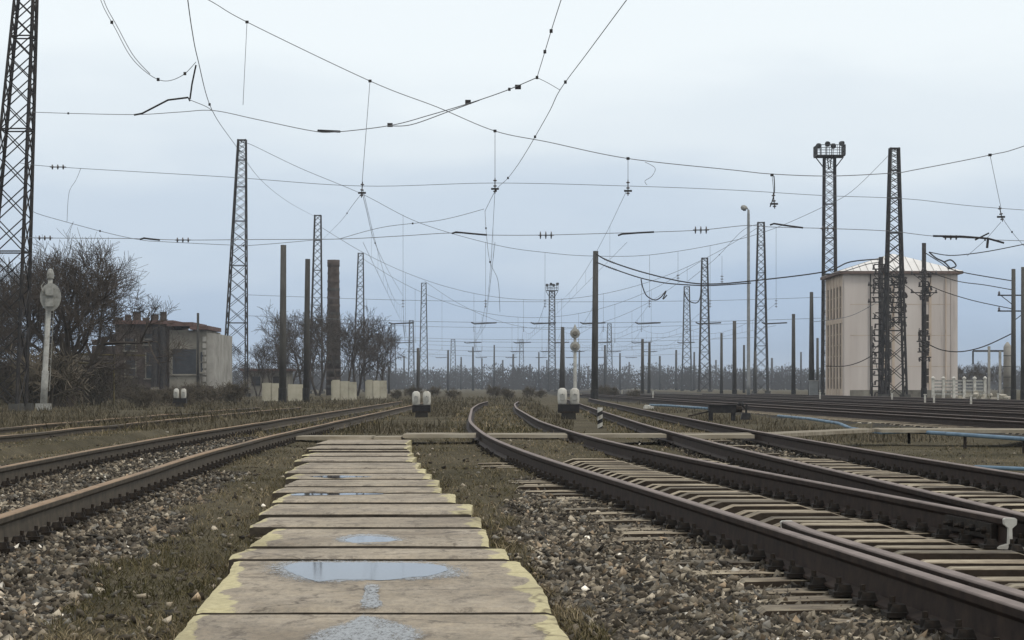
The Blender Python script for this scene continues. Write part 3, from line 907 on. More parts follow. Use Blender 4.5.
child_blob(p, 'wet_margin', [(250, 567), (262, 561), (320, 559), (380, 559.5), (440, 560.5), (474, 567), (486, 575), (440, 581), (380, 582), (320, 585), (272, 580)], 0.1022, M['wet'], True)
child_blob(p, 'water', [(287, 571), (284, 567), (300, 562.6), (345, 562.4), (405, 562.8), (436, 564.5), (447, 570), (428, 576), (412, 577), (385, 580), (340, 579.5), (318, 581), (300, 576)], 0.1030, M['water'])
p = empty('puddle', (-0.5, 13.4, 0.12), 'small pale puddle on the second slab beyond the large one', 'puddle')
child_blob(p, 'wet_margin', [(328, 540), (345, 534), (380, 533), (412, 539), (395, 544), (355, 545)], 0.106, M['wet'], True)
child_blob(p, 'water', [(345, 539.5), (360, 536), (385, 537), (396, 540), (375, 543), (352, 542.5)], 0.107, M['water'])
p = empty('puddle', (-1.1, 20, 0.12), 'long thin puddle across the middle slabs of the path', 'puddle')
child_blob(p, 'water', [(290, 494.8), (302, 493.2), (330, 493.6), (352, 493.0), (384, 493.9), (352, 494.8), (330, 494.9), (302, 495.4)], 0.0990, M['water'])
p = empty('puddle', (-1.2, 24, 0.12), 'narrow puddle far up the path before the crossing', 'puddle')
child_blob(p, 'water', [(310, 476.6), (330, 475.4), (352, 475.8), (372, 476.6), (350, 477.4), (330, 477.6)], 0.1065, M['water'])
blob('wet_patch', [(298, 636), (322, 627), (345, 620), (364, 612), (384, 615), (408, 622), (430, 631), (424, 645), (366, 652), (308, 647)], 0.1042, M['wet'], label='ragged whitish wet patch at the bottom of the path', cat='wet patch', rim=True)
blob('wet_patch', [(357, 607), (362, 594), (364, 584), (372, 581), (382, 584), (380, 595), (384, 608), (370, 611)], 0.1075, M['wet'], label='narrow whitish wet streak joining the large puddle to the bottom patch', cat='wet patch', rim=True)

# ------------------------------------------------------------------ crossing of slabs and boards over the tracks
CR = empty('board_crossing', (0, 38, 0), 'foot crossing of pale boards laid across all the tracks', 'crossing')
def board(x0, x1, yf, yb, z=0.19, th=0.06, name='board'):
    mb = MB()
    ya0, ya1 = yf if isinstance(yf, tuple) else (yf, yf)
    yb0, yb1 = yb if isinstance(yb, tuple) else (yb, yb)
    vs = []
    n = 5
    for k in range(n + 1):
        u = k / n; X = x0 + (x1 - x0) * u
        w = 0.006 * mn.noise(Vector((X * 2, ya0, 3)))
        vs += [(X, ya0 + (ya1 - ya0) * u - 38, z - th), (X, ya0 + (ya1 - ya0) * u - 38, z + w), (X, yb0 + (yb1 - yb0) * u - 38, z + w), (X, yb0 + (yb1 - yb0) * u - 38, z - th)]
    fs = []
    for k in range(n):
        a = 4 * k; b = a + 4
        fs += [(a, b, b + 1, a + 1), (a + 1, b + 1, b + 2, a + 2), (a + 2, b + 2, b + 3, a + 3), (a + 3, b + 3, b, a)]
    fs += [(0, 1, 2, 3), tuple(4 * n + k for k in (3, 2, 1, 0))]
    mb.add(vs, fs).build(name, M['board'], CR)
g = 0.09
segs = [(-3.74 + 0.10, -2.35, 38.9, 'a'), (-2.33, -1.86, 38.9, 'a'), (-1.84, railA(39) - g, 38.9, 'b'), (railA(39) + g, railB(39) - g, 38.9, 'b'), (railB(39) + g, railC(39) - g, 38.9, 'b'), (railC(40) + g, railD(40) - g, 39.2, 'b'), (railD(40) + g, 6.9, 39.6, 'c')]
for k, (x0, x1, yc, kind) in enumerate(segs):
    for q in range(2):
        y0 = 38.7 + q * 0.62
        if k == 0: y0 += 0.0
        board(x0 + random.uniform(0, .02), x1 - random.uniform(0, .02), y0 if kind != 'c' else (y0 + 0.2, y0 + 5.0), y0 + 0.59 if kind != 'c' else (y0 + 0.79, y0 + 5.55), z=0.185 + random.uniform(-.008, .008) - (0.04 if k < 2 else 0))
for q in range(2):
    y0 = 43.3 + q * 0.75
    board(6.95, 11.0, (y0, y0 - 0.6), (y0 + 0.7, y0 + 0.1), z=0.19 + random.uniform(-.01, .01))

# ------------------------------------------------------------------ blue pipes
def pipe(pts, r, label, legs=()):
    root = empty('water_pipe', pts[0], label, 'pipe')
    b = Vector(pts[0])
    MB().tube([Vector(p) - b for p in pts], r, 8).build('pipe_run', M['blue'], root, True)
    for l in legs:
        MB().box((l[0] - b.x, l[1] - b.y, (l[2] - r) / 2 - b.z - 0.05), (0.05, 0.05, max(0.05, l[2]) + 0.1)).build('support', M['fasten'], root)
    return root
pp = [gp(x, y, 0.13) for x, y in ((1075, 442), (1024, 438.5), (965, 435), (909, 431))] + [Vector((7.62, 47.5, 0.04)), Vector((7.60, 51.5, 0.05))] + [gp(x, y, 0.13) for x, y in ((839, 423.5), (810, 419), (778, 415.5))]
for q in pp: q.z += 0.01 * random.uniform(-1, 1)
pipe(pp, 0.036, 'long blue pipe at ground level passing under the crossing on the right', [(p.x, p.y, 0.13) for p in pp[1:4]])
pp = [gp(x, y, 0.13) for x, y in ((712, 408.8), (690, 407.2), (668, 405.6), (650, 405.0))]
pipe(pp, 0.05, 'short blue grey pipe beside the far tracks, behind the black box')
pp = [gp(x, y, 0.10) for x, y in ((1060, 469.5), (1024, 469), (975, 467))]
pipe(pp, 0.022, 'thin blue pipe just behind the straight track at the right edge')

# ------------------------------------------------------------------ lattice masts
def mast(cx, Y, ztop, wb, wt, label, lean=0.0, panels=22, m=None, detail=False, leg=0.09, group=None, name='lattice_mast'):
    m = m or M['steel_dark']
    root = empty(name, (cx, Y, 0), label, 'mast', group)
    def pt(sx, sy, z):
        w = (wb + (wt - wb) * z / ztop) / 2
        return Vector((sx * w + lean * z, sy * w, z))
    for sx in (-1, 1):
        for sy in (-1, 1):
            MB().bar(pt(sx, sy, -0.1), pt(sx, sy, ztop), leg).build('leg', m, root)
    # panels get shorter with the taper
    zs = [0.0]
    for k in range(panels):
        w = wb + (wt - wb) * zs[-1] / ztop
        zs.append(zs[-1] + w)
    s = ztop / zs[-1]; zs = [z * s for z in zs]
    allb = MB(); t = leg * 0.40
    faces = (((-1, -1), (1, -1)), ((1, -1), (1, 1)), ((1, 1), (-1, 1)), ((-1, 1), (-1, -1)))
    for i in range(len(zs) - 1):
        a, b = zs[i], zs[i + 1]
        for fi, (p, q) in enumerate(faces):
            for (u, v) in (((p, a), (q, b)), ((q, a), (p, b))):
                P0, P1 = pt(*u[0], u[1]), pt(*v[0], v[1])
                if detail: MB().bar(P0, P1, t, t).build('brace', m, root)
                else: allb.bar(P0, P1, t, t)
            if i % 4 == 0:
                if detail: MB().bar(pt(*p, a), pt(*q, a), t * 1.3).build('cross_member', m, root)
                else: allb.bar(pt(*p, a), pt(*q, a), t * 1.3)
    for (p, q) in faces: allb.bar(pt(*p, ztop - .05), pt(*q, ztop - .05), t * 1.8)
    o = allb.build('lattice_bracing', m, root)
    if not detail: tag(o, kind='stuff')
    else: o.name = 'top_ring'
    for sx in (-1, 1):
        for sy in (-1, 1):
            MB().box((sx * wb / 2, sy * wb / 2, 0.08), (0.5, 0.5, 0.5)).build('footing', M['pole'], root)
    return root
mast(-19.65, 88, 22.4, 1.75, 0.28, 'nearest lattice mast, cut by the left edge, beside the big bare tree', 0.066, 30, detail=True, leg=0.10)
mast(-25.2, 209, 23.4, 2.15, 0.70, 'second lattice mast on the left, behind the derelict building', 0.029, 24, leg=0.11)
mast(30.75, 185, 20.15, 1.75, 0.66, 'tall lattice mast standing in front of the pale tower', 0.0, 24, leg=0.14)
mast(-25.6, 300, 23.3, 1.7, 0.8, 'third lattice mast on the left, in front of the brick chimney', 0.012, 20, leg=0.12)
mast(-25.0, 375, 22.7, 1.9, 0.8, 'fourth lattice mast on the left, right of the brick chimney', 0.015, 18, leg=0.12)
mast(32.8, 303, 22.6, 1.8, 0.8, 'tapering lattice mast just right of the street lamp', 0.0, 20, leg=0.12)
mast(32.0, 382, 22.3, 1.9, 0.9, 'lattice mast left of the street lamp, taller one of a pair', 0.0, 18, M['steel_dark'], leg=0.15)
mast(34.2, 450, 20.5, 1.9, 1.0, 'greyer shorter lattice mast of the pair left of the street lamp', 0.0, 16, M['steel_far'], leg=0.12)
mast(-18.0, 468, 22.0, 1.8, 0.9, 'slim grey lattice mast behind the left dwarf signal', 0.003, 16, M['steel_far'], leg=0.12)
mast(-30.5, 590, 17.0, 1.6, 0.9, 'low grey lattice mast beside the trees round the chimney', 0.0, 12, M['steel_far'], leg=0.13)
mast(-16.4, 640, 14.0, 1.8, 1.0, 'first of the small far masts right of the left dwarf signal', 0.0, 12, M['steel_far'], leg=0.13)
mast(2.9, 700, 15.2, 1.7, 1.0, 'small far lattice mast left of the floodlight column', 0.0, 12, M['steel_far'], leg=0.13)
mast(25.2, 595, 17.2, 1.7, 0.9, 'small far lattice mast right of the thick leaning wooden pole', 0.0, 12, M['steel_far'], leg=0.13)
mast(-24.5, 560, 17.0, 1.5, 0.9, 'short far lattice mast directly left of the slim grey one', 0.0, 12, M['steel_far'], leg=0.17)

# floodlight columns: slim lattice with a railed platform
def flood_mast(cx, Y, ztop, wb, wt, pw, label, m, leg):
    root = mast(cx, Y, ztop, wb, wt, label, 0, 26, m, leg=leg, name='floodlight_column')
    root['category'] = 'floodlight column'
    MB().box((0, 0, ztop + 0.06), (pw, pw, 0.08)).build('platform', m, root)
    b = MB()
    for sx, sy in ((-1, 0), (1, 0), (0, -1), (0, 1)):
        b.bar((sx * wt / 2, sy * wt / 2, ztop - 1.1), (sx * pw / 2, sy * pw / 2, ztop), 0.09)
    b.build('strut', m, root)
    r = MB(); h = 1.05
    for k in range(8):
        u = -pw / 2 + pw * k / 7
        for s in (-1, 1):
            r.bar((u, s * pw / 2, ztop + .1), (u, s * pw / 2, ztop + h), 0.035)
            r.bar((s * pw / 2, u, ztop + .1), (s * pw / 2, u, ztop + h), 0.05)
    for zz in (0.55, h):
        for s in (-1, 1):
            r.bar((-pw / 2, s * pw / 2, ztop + zz), (pw / 2, s * pw / 2, ztop + zz), 0.055)
            r.bar((s * pw / 2, -pw / 2, ztop + zz), (s * pw / 2, pw / 2, ztop + zz), 0.055)
    r.build('railing', M['steel_far'], root)
    for k, (u, a) in enumerate(((-0.33, -0.6), (-0.1, 0.1), (0.08, 0.3), (0.36, 0.8))):
        d = Vector((math.sin(a), -0.8, -0.35))
        MB().lathe([(0.13, 0), (0.2, 0.1), (0.28, 0.36), (0.28, 0.40)], (u * pw, -0.1, ztop + 1.15 + 0.2 * (k % 2)), 10, d).build('floodlight', M['steel_far'] if k % 3 == 0 else M['steel_dark'], root)
        MB().bar((u * pw, -0.1, ztop + 0.1), (u * pw, -0.1, ztop + 1.2), 0.08).build('floodlight_bracket', m, root)
    return root
flood_mast(30.5, 221, 23.0, 1.35, 1.0, 2.7, 'tall floodlight column with railed lamp platform behind the pale tower', M['steel_dark'], 0.13)
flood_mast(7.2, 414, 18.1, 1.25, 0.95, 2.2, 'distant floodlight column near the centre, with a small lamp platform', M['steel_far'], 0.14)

# ------------------------------------------------------------------ poles
def pole(x, ytop, Y, w, label, ybase_dark=0.0, lean=0.0, arms=0, m=None, taper=0.75, group=None):
    X = (x - 512) * Y / F; zt = CZ + (HY - ytop) * Y / F
    root = empty('pole', (X, Y, 0), label, 'pole', group)
    r = w * Y / F / 2
    MB().tube([(0, 0, -0.1), (lean * zt * 0.5, 0, zt * 0.5), (lean * zt, 0, zt)], [r, r * (1 + taper) / 2, r * taper], 8).build('shaft', m or M['pole'], root, True)
    if ybase_dark: MB().lathe([(r * 1.1, -0.1), (r * 1.1, ybase_dark), (r * 0.95, ybase_dark + 0.05)], (0, 0, 0), 8).build('tarred_foot', M['pole_dark'], root)
    for k in range(arms):
        z = zt * (0.80 - 0.12 * k)
        s = 1 if k % 2 else -1
        b = MB().bar((-1.1 + lean * z, 0, z), (1.1 + lean * z, 0, z), 0.09)
        b.bar((lean * z, 0, z - 0.7), (s * 0.9 + lean * z, 0, z), 0.05)
        ar = b.build('cross_arm', M['steel_dark'], root)
        for xx in (-1.0, 1.0):
            MB().lathe([(0.05, 0), (0.09, 0.03), (0.05, 0.08), (0.1, 0.12), (0.04, 0.2), (0.03, 0.26)], (xx + lean * z, 0, z + 0.04), 6).build('insulator', M['insul'], ar)
    return root
pole(282.5, 245, 135, 7.6, 'thick dark pole with tarred foot, left one of two by the pale wall', 0.85, 0.006, 0)
pole(306, 259, 138, 6.6, 'thick dark pole with tarred foot, right one of two by the pale wall', 0.85, 0.012, 0)
pole(594.5, 251, 168, 7.0, 'tallest thick dark pole right of centre, behind the right dwarf signal', 0.7, 0.008, 0)
pole(562, 327, 215, 6.2, 'short tapering dark pole directly above the right dwarf signal', 0.5, 0.01, 0, taper=0.55)
pole(734.5, 321, 235, 4.6, 'dark pole immediately left of the street lamp', 0.6, 0, 0)
pole(721.5, 333, 290, 3.2, 'thin pole between the street lamp and the dark lattice mast', 0.4, 0, 0)
pole(793.5, 314, 225, 4.4, 'dark pole between the street lamp and the pale tower', 0.6, 0, 0)
pole(811.5, 292, 205, 6.2, 'tapering dark pole close to the left side of the pale tower', 0.7, 0, 0, taper=0.55)
pole(817.5, 338, 260, 3.2, 'thin low pole squeezed against the left side of the pale tower', 0.4)
pole(881, 257, 192, 6.0, 'left one of two dark poles left of the mast at the pale tower', 0.6, 0, 2, m=M['steel_dark'])
pole(887.5, 257, 196, 5.0, 'right one of two dark poles left of the mast at the pale tower', 0.6, 0, 1, m=M['steel_dark'])
pole(924, 243, 190, 5.6, 'dark pole right of the mast at the pale tower', 0.8, 0, 2, m=M['steel_dark'])
pole(1013.5, 269, 160, 5.4, 'dark pole at the far right edge, inner one of two', 0.7, 0, 2)
pole(1023, 267, 158, 5.0, 'dark pole cut by the right edge', 0.7, 0, 0)
pole(642.5, 339, 300, 3.6, 'left one of two slim poles between the thick pole and the masts', 0.4)
pole(649, 342, 310, 3.2, 'right one of two slim poles between the thick pole and the masts', 0.4, 0.01)
pole(418, 348, 240, 3.4, 'dark pole right behind the left dwarf signal', 0.4)
pole(755.5, 351, 300, 3.0, 'low pole at the foot of the tapering lattice mast', 0.3)
pole(744, 345, 330, 2.6, 'thin low pole just left of the street lamp column', 0.3)
pole(198, 313, 175, 3.2, 'thin dark pole rising in front of the derelict building', 0.3)
pole(872.0, 326, 190, 1.8, 'thin dark pole in front of the wall of the pale tower', 0.2, m=M['steel_dark'])
pole(389, 366, 300, 2.6, 'short pale pole by the right end of the concrete wall', 0.0)
random.seed(21)
fr = [(448, 350), (461, 357), (473, 347), (482, 358), (494, 345), (503, 360), (513, 354), (539, 352), (579, 350), (588, 366), (605, 345), (620, 353), (629, 362), (660, 356), (676, 350), (668, 368), (694, 352), (700, 365), (716, 360), (772, 358), (782, 366), (801, 352), (466, 368), (530, 364), (547, 360), (404, 356), (396, 364)]
for x, yt in fr:
    hgt = random.uniform(8.5, 9.8)
    Y = (hgt - 1) * F / (HY - yt)
    Y = min(Y, 720)
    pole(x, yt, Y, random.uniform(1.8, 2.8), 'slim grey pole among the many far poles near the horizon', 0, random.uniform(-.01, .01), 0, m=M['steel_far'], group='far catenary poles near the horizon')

# ------------------------------------------------------------------ street lamp
def street_lamp(x, Y, ztop):
    X = (x - 512) * Y / F
    r = empty('street_lamp', (X, Y, 0), 'tall slender street lamp with a small hooded head', 'street lamp')
    MB().lathe([(0.17, -0.1), (0.17, 1.4), (0.15, 1.5), (0.12, ztop - 0.5), (0.10, ztop)], (0, 0, 0), 8).build('column', M['grey_box'], r, True)
    MB().tube([(0, 0, ztop - 0.05), (-0.10, -0.05, ztop + 0.12), (-0.3, -0.1, ztop + 0.16)], 0.05, 6).build('arm', M['grey_box'], r)
    h = MB().lathe([(0.08, 0), (0.16, 0.08), (0.25, 0.3), (0.20, 0.52), (0.06, 0.6)], (-0.12, -0.1, ztop + 0.16), 10, (-0.9, -0.2, 0.06)).build('lamp_head', M['white_dull'], r, True)
    MB().lathe([(0.10, 0), (0.17, 0.03), (0.12, 0.1)], (-0.38, -0.15, ztop + 0.0), 8, (0, 0, -1)).build('lamp_glass', M['hole'], h)
street_lamp(748.5, 205, 16.7)

# ------------------------------------------------------------------ signals
def tall_signal():
    Y = 92; X = (43.5 - 512) * Y / F
    r = empty('signal_post', (X, Y, 0), 'white signal post with a round white disc, at the far left', 'signal')
    MB().box((0, 0, 0.1), (0.55, 0.5, 0.4)).build('footing', M['white_dull'], r)
    ln = 0.052
    MB().tube([(0, 0, 0.2), (ln * 1.4, 0, 1.6), (ln * 1.5, 0, 1.62), (ln * 5.4, 0, 5.35)], [0.145, 0.135, 0.10, 0.095], 10).build('post', M['white_dull'], r, True)
    cx = ln * 4.5 + 0.08; cz = 4.55
    prof = []
    n = 20; mb = MB(); vs = []; 
    for yy in (-0.10, -0.05):
        for k in range(n):
            a = 2 * math.pi * k / n
            vs.append((cx + 0.42 * math.cos(a), yy - 0.08, cz + 0.56 * math.sin(a)))
    fs = [tuple(range(n - 1, -1, -1)), tuple(range(n, 2 * n))] + [(k, (k + 1) % n, (k + 1) % n + n, k + n) for k in range(n)]
    mb.add(vs, fs); d = mb.build('disc', M['white_dull'], r)
    for dz in (0.22, -0.22):
        MB().box((cx - 0.02, -0.24, cz + dz), (0.30, 0.2, 0.32)).build('lamp_case', M['white_dull'], d)
    MB().tube([(cx - 0.28, -0.2, cz + 0.1), (cx - 0.36, -0.2, cz + 0.45), (cx - 0.24, -0.2, cz + 0.6)], 0.03, 5).build('bracket', M['white_dull'], d)
    MB().lathe([(0.14, 0), (0.15, 0.18), (0.10, 0.35), (0.02, 0.4)], (ln * 5.35, 0, 5.3), 8).build('cap', M['white_dull'], r)
    for k in range(11):
        z = 1.2 + k * 0.3
        MB().bar((ln * z - 0.16, 0.18, z), (ln * z + 0.16, 0.18, z), 0.02).build('ladder_rung', M['white_dull'], r)
    for s in (-1, 1):
        MB().bar((ln * 0.8 + s * 0.16, 0.18, 0.8), (ln * 4.6 + s * 0.16, 0.18, 4.6), 0.025).build('ladder_rail', M['white_dull'], r)
tall_signal()
def centre_signal():
    Y = 190; X = (575 - 512) * Y / F; s = Y / F
    r = empty('signal_post', (X, Y, 0), 'distant pale signal post with two round heads, right of centre', 'signal')
    MB().lathe([(0.2, -0.1), (0.2, 0.4), (0.15, 0.5), (0.12, 5.7)], (0, 0, 0), 8).build('post', M['white_dull'], r, True)
    for y in (333.5, 346.5):
        z = CZ + (HY - y) * s
        h = MB().lathe([(0.36, 0), (0.42, 0.05), (0.42, 0.1), (0.25, 0.14)], (0, -0.1, z), 12, (0, -1, 0)).build('signal_head', M['white_dull'], r)
        MB().lathe([(0.2, 0), (0.22, 0.25), (0.17, 0.3)], (0, -0.24, z + 0.02), 10, (0, -1, 0)).build('lamp_hood', M['plaster'], h)
    MB().lathe([(0.12, 0), (0.16, 0.15), (0.03, 0.5)], (0, 0, 5.6), 8).build('cap', M['white_dull'], r)
centre_signal()
def dwarf(x, ybase, label, scale=1.0, dark=True):
    P = gp(x, ybase, 0)
    r = empty('dwarf_signal', P, label, 'signal', 'dwarf shunting signals')
    k = scale
    MB().box((0, 0, 0.07 * k), (0.40 * k, 0.34 * k, 0.26 * k), taper=0.9).build('concrete_foot', M['pole_dark'], r)
    MB().box((0, 0, 0.30 * k), (0.56 * k, 0.26 * k, 0.22 * k)).build('black_box', M['black'], r)
    MB().box((0, -0.14 * k, 0.21 * k), (0.5 * k, 0.04 * k, 0.05 * k)).build('bracket', M['fasten'], r)
    for s in (-1, 1):
        h = MB().lathe([(0.10 * k, 0), (0.115 * k, 0.03 * k), (0.125 * k, 0.12 * k), (0.125 * k, 0.28 * k), (0.11 * k, 0.38 * k), (0.05 * k, 0.43 * k)], (s * 0.162 * k, 0, 0.412 * k), 12).build('lamp_case', M['white'], r, True)
        MB().box((s * 0.162 * k, -0.135 * k, 0.60 * k), (0.13 * k, 0.03 * k, 0.16 * k)).build('case_door', M['white_dull'], h)
        MB().lathe([(0.012 * k, 0), (0.012 * k, 0.06 * k)], (s * 0.162 * k, -0.13 * k, 0.68 * k), 6, (0, -1, 0)).build('latch', M['black'], h)
dwarf(421.5, 418.5, 'dwarf signal with two white lamp cases on a black box, left of centre')
dwarf(568.5, 420, 'dwarf signal with two white lamp cases and dark base, right of centre', 1.12)
dwarf(180, 407.5, 'small dwarf signal with two white lamp cases, far left in the weeds', 1.05)

def limit_post():
    P = gp(600, 429, 0)
    r = empty('marker_post', P, 'short black and white banded marker post beside the right tracks', 'post')
    hgt = 0.5; n = 6
    for k in range(n):
        z0 = -0.05 + k * (hgt + 0.05) / n; z1 = -0.05 + (k + 1) * (hgt + 0.05) / n
        mb = MB(); vs = []
        for zz, tilt in ((z0, 0.03), (z1, 0.03)):
            for a in range(8):
                c, s = math.cos(a * math.pi / 4), math.sin(a * math.pi / 4)
                t = 0 if (k == 0 and zz == z0) or (k == n - 1 and zz == z1) else tilt * c
                vs.append((0.06 * c, 0.06 * s, zz + t))
        fs = [tuple(range(7, -1, -1)), tuple(range(8, 16))] + [(a, (a + 1) % 8, (a + 1) % 8 + 8, a + 8) for a in range(8)]
        mb.add(vs, fs).build('band', M['white'] if k % 2 else M['black'], r)
limit_post()

# switch gear
def switch_box():
    P = gp(722, 420, 0)
    r = empty('switch_machine', P, 'low black switch machine box standing beyond the crossing', 'switch machine')
    MB().box((0, 0, 0.32), (0.80, 0.5, 0.22)).build('case', M['black'], r)
    MB().box((0, 0, 0.445), (0.86, 0.56, 0.03)).build('lid', M['steel_dark'], r)
    for sx in (-1, 1):
        for sy in (-1, 1):
            MB().box((sx * 0.33, sy * 0.18, 0.10), (0.09, 0.09, 0.24)).build('leg', M['black'], r)
    MB().lathe([(0.1, 0), (0.1, 0.18), (0.06, 0.2)], (0.40, 0, 0.32), 10, (1, 0, 0)).build('motor_housing', M['fasten'], r)
    MB().bar((-0.4, 0, 0.25), (-1.0, -0.3, 0.12), 0.04).build('throw_rod', M['fasten'], r)
    P = gp(746, 419, 0)
    r = empty('switch_stand', P, 'dark hand lever switch stand right of the black switch machine', 'switch stand')
    MB().box((0, 0, 0.08), (0.34, 0.24, 0.2), taper=0.7).build('base', M['black'], r)
    MB().tube([(0, 0, 0.15), (0.02, 0, 0.45)], 0.035, 6).build('spindle', M['black'], r)
    MB().tube([(0.0, 0, 0.3), (-0.14, 0.05, 0.44)], 0.025, 6).build('lever', M['fasten'], r)
    MB().lathe([(0.09, 0), (0.11, 0.05), (0.06, 0.12)], (-0.15, 0.05, 0.40), 8).build('counterweight', M['black'], r)
switch_box()

# small rubble and scraps
def rubble(x, y, n, spread, size, label, m, flat=0.35):
    P = gp(x, y, 0)
    P.z = 0.04
    r = empty('rubble', P, label, 'rubble')
    for k in range(n):
        mb = MB(); q = Matrix.Rotation(random.uniform(0, 6.28), 3, 'Z') @ Matrix.Rotation(random.uniform(-.25, .25), 3, 'X')
        s = size * random.uniform(0.5, 1.3)
        vs = []
        for z in (-1, 1):
            for a in range(6):
                rr = s * random.uniform(0.7, 1.1) * (0.85 if z > 0 else 1)
                vs.append(q @ Vector((rr * math.cos(a * 1.047), rr * 0.8 * math.sin(a * 1.047), z * s * flat / 2)))
        fs = [(5, 4, 3, 2, 1, 0), (6, 7, 8, 9, 10, 11)] + [(a, (a + 1) % 6, (a + 1) % 6 + 6, a + 6) for a in range(6)]
        mb.add(vs, fs).build('chunk', m, r, loc=(random.uniform(-1, 1) * spread[0], random.uniform(-1, 1) * spread[1], random.uniform(0, 0.05)))
random.seed(5)
rubble(668, 441, 20, (0.35, 1.6), 0.16, 'pale broken concrete chunks between the two right tracks', M['debris'])
rubble(650, 408.5, 3, (0.22, 0.3), 0.22, 'white crumpled scrap lying beyond the crossing', M['white'], 0.8)
rubble(157, 436, 3, (0.2, 0.3), 0.09, 'tan and pale scraps behind the left track', M['debris'])
rubble(862, 425, 2, (0.2, 0.3), 0.12, 'small pale lumps beside the crossing on the right', M['debris'])
for (x, y, z, lab) in ((553, 466, 0.03, 'bright white pebble beside the sleeper ends'), (688, 557, 0.02, 'white pebble on the gravel near the curving track'), (658, 554, 0.02, 'pale pebble on the gravel left of the brightest one'), (558, 472, 0.03, 'bright pebble next to the sleeper ends'), (5, 600, 0.03, 'white pebble at the bottom left edge'), (556, 457, 0.05, 'pale pebble between the path and the curving rail')):
    P = gp(x, y, z); mb = MB()
    mb.lathe([(0.010, -0.012), (0.020, -0.003), (0.018, 0.008), (0.007, 0.014)], P, 7)
    mb.v = [(a + random.uniform(-.003, .003), b + random.uniform(-.003, .003), c) for a, b, c in mb.v]
    tag(mb.build('pebble', M['white'], smooth=True), lab, 'stone')

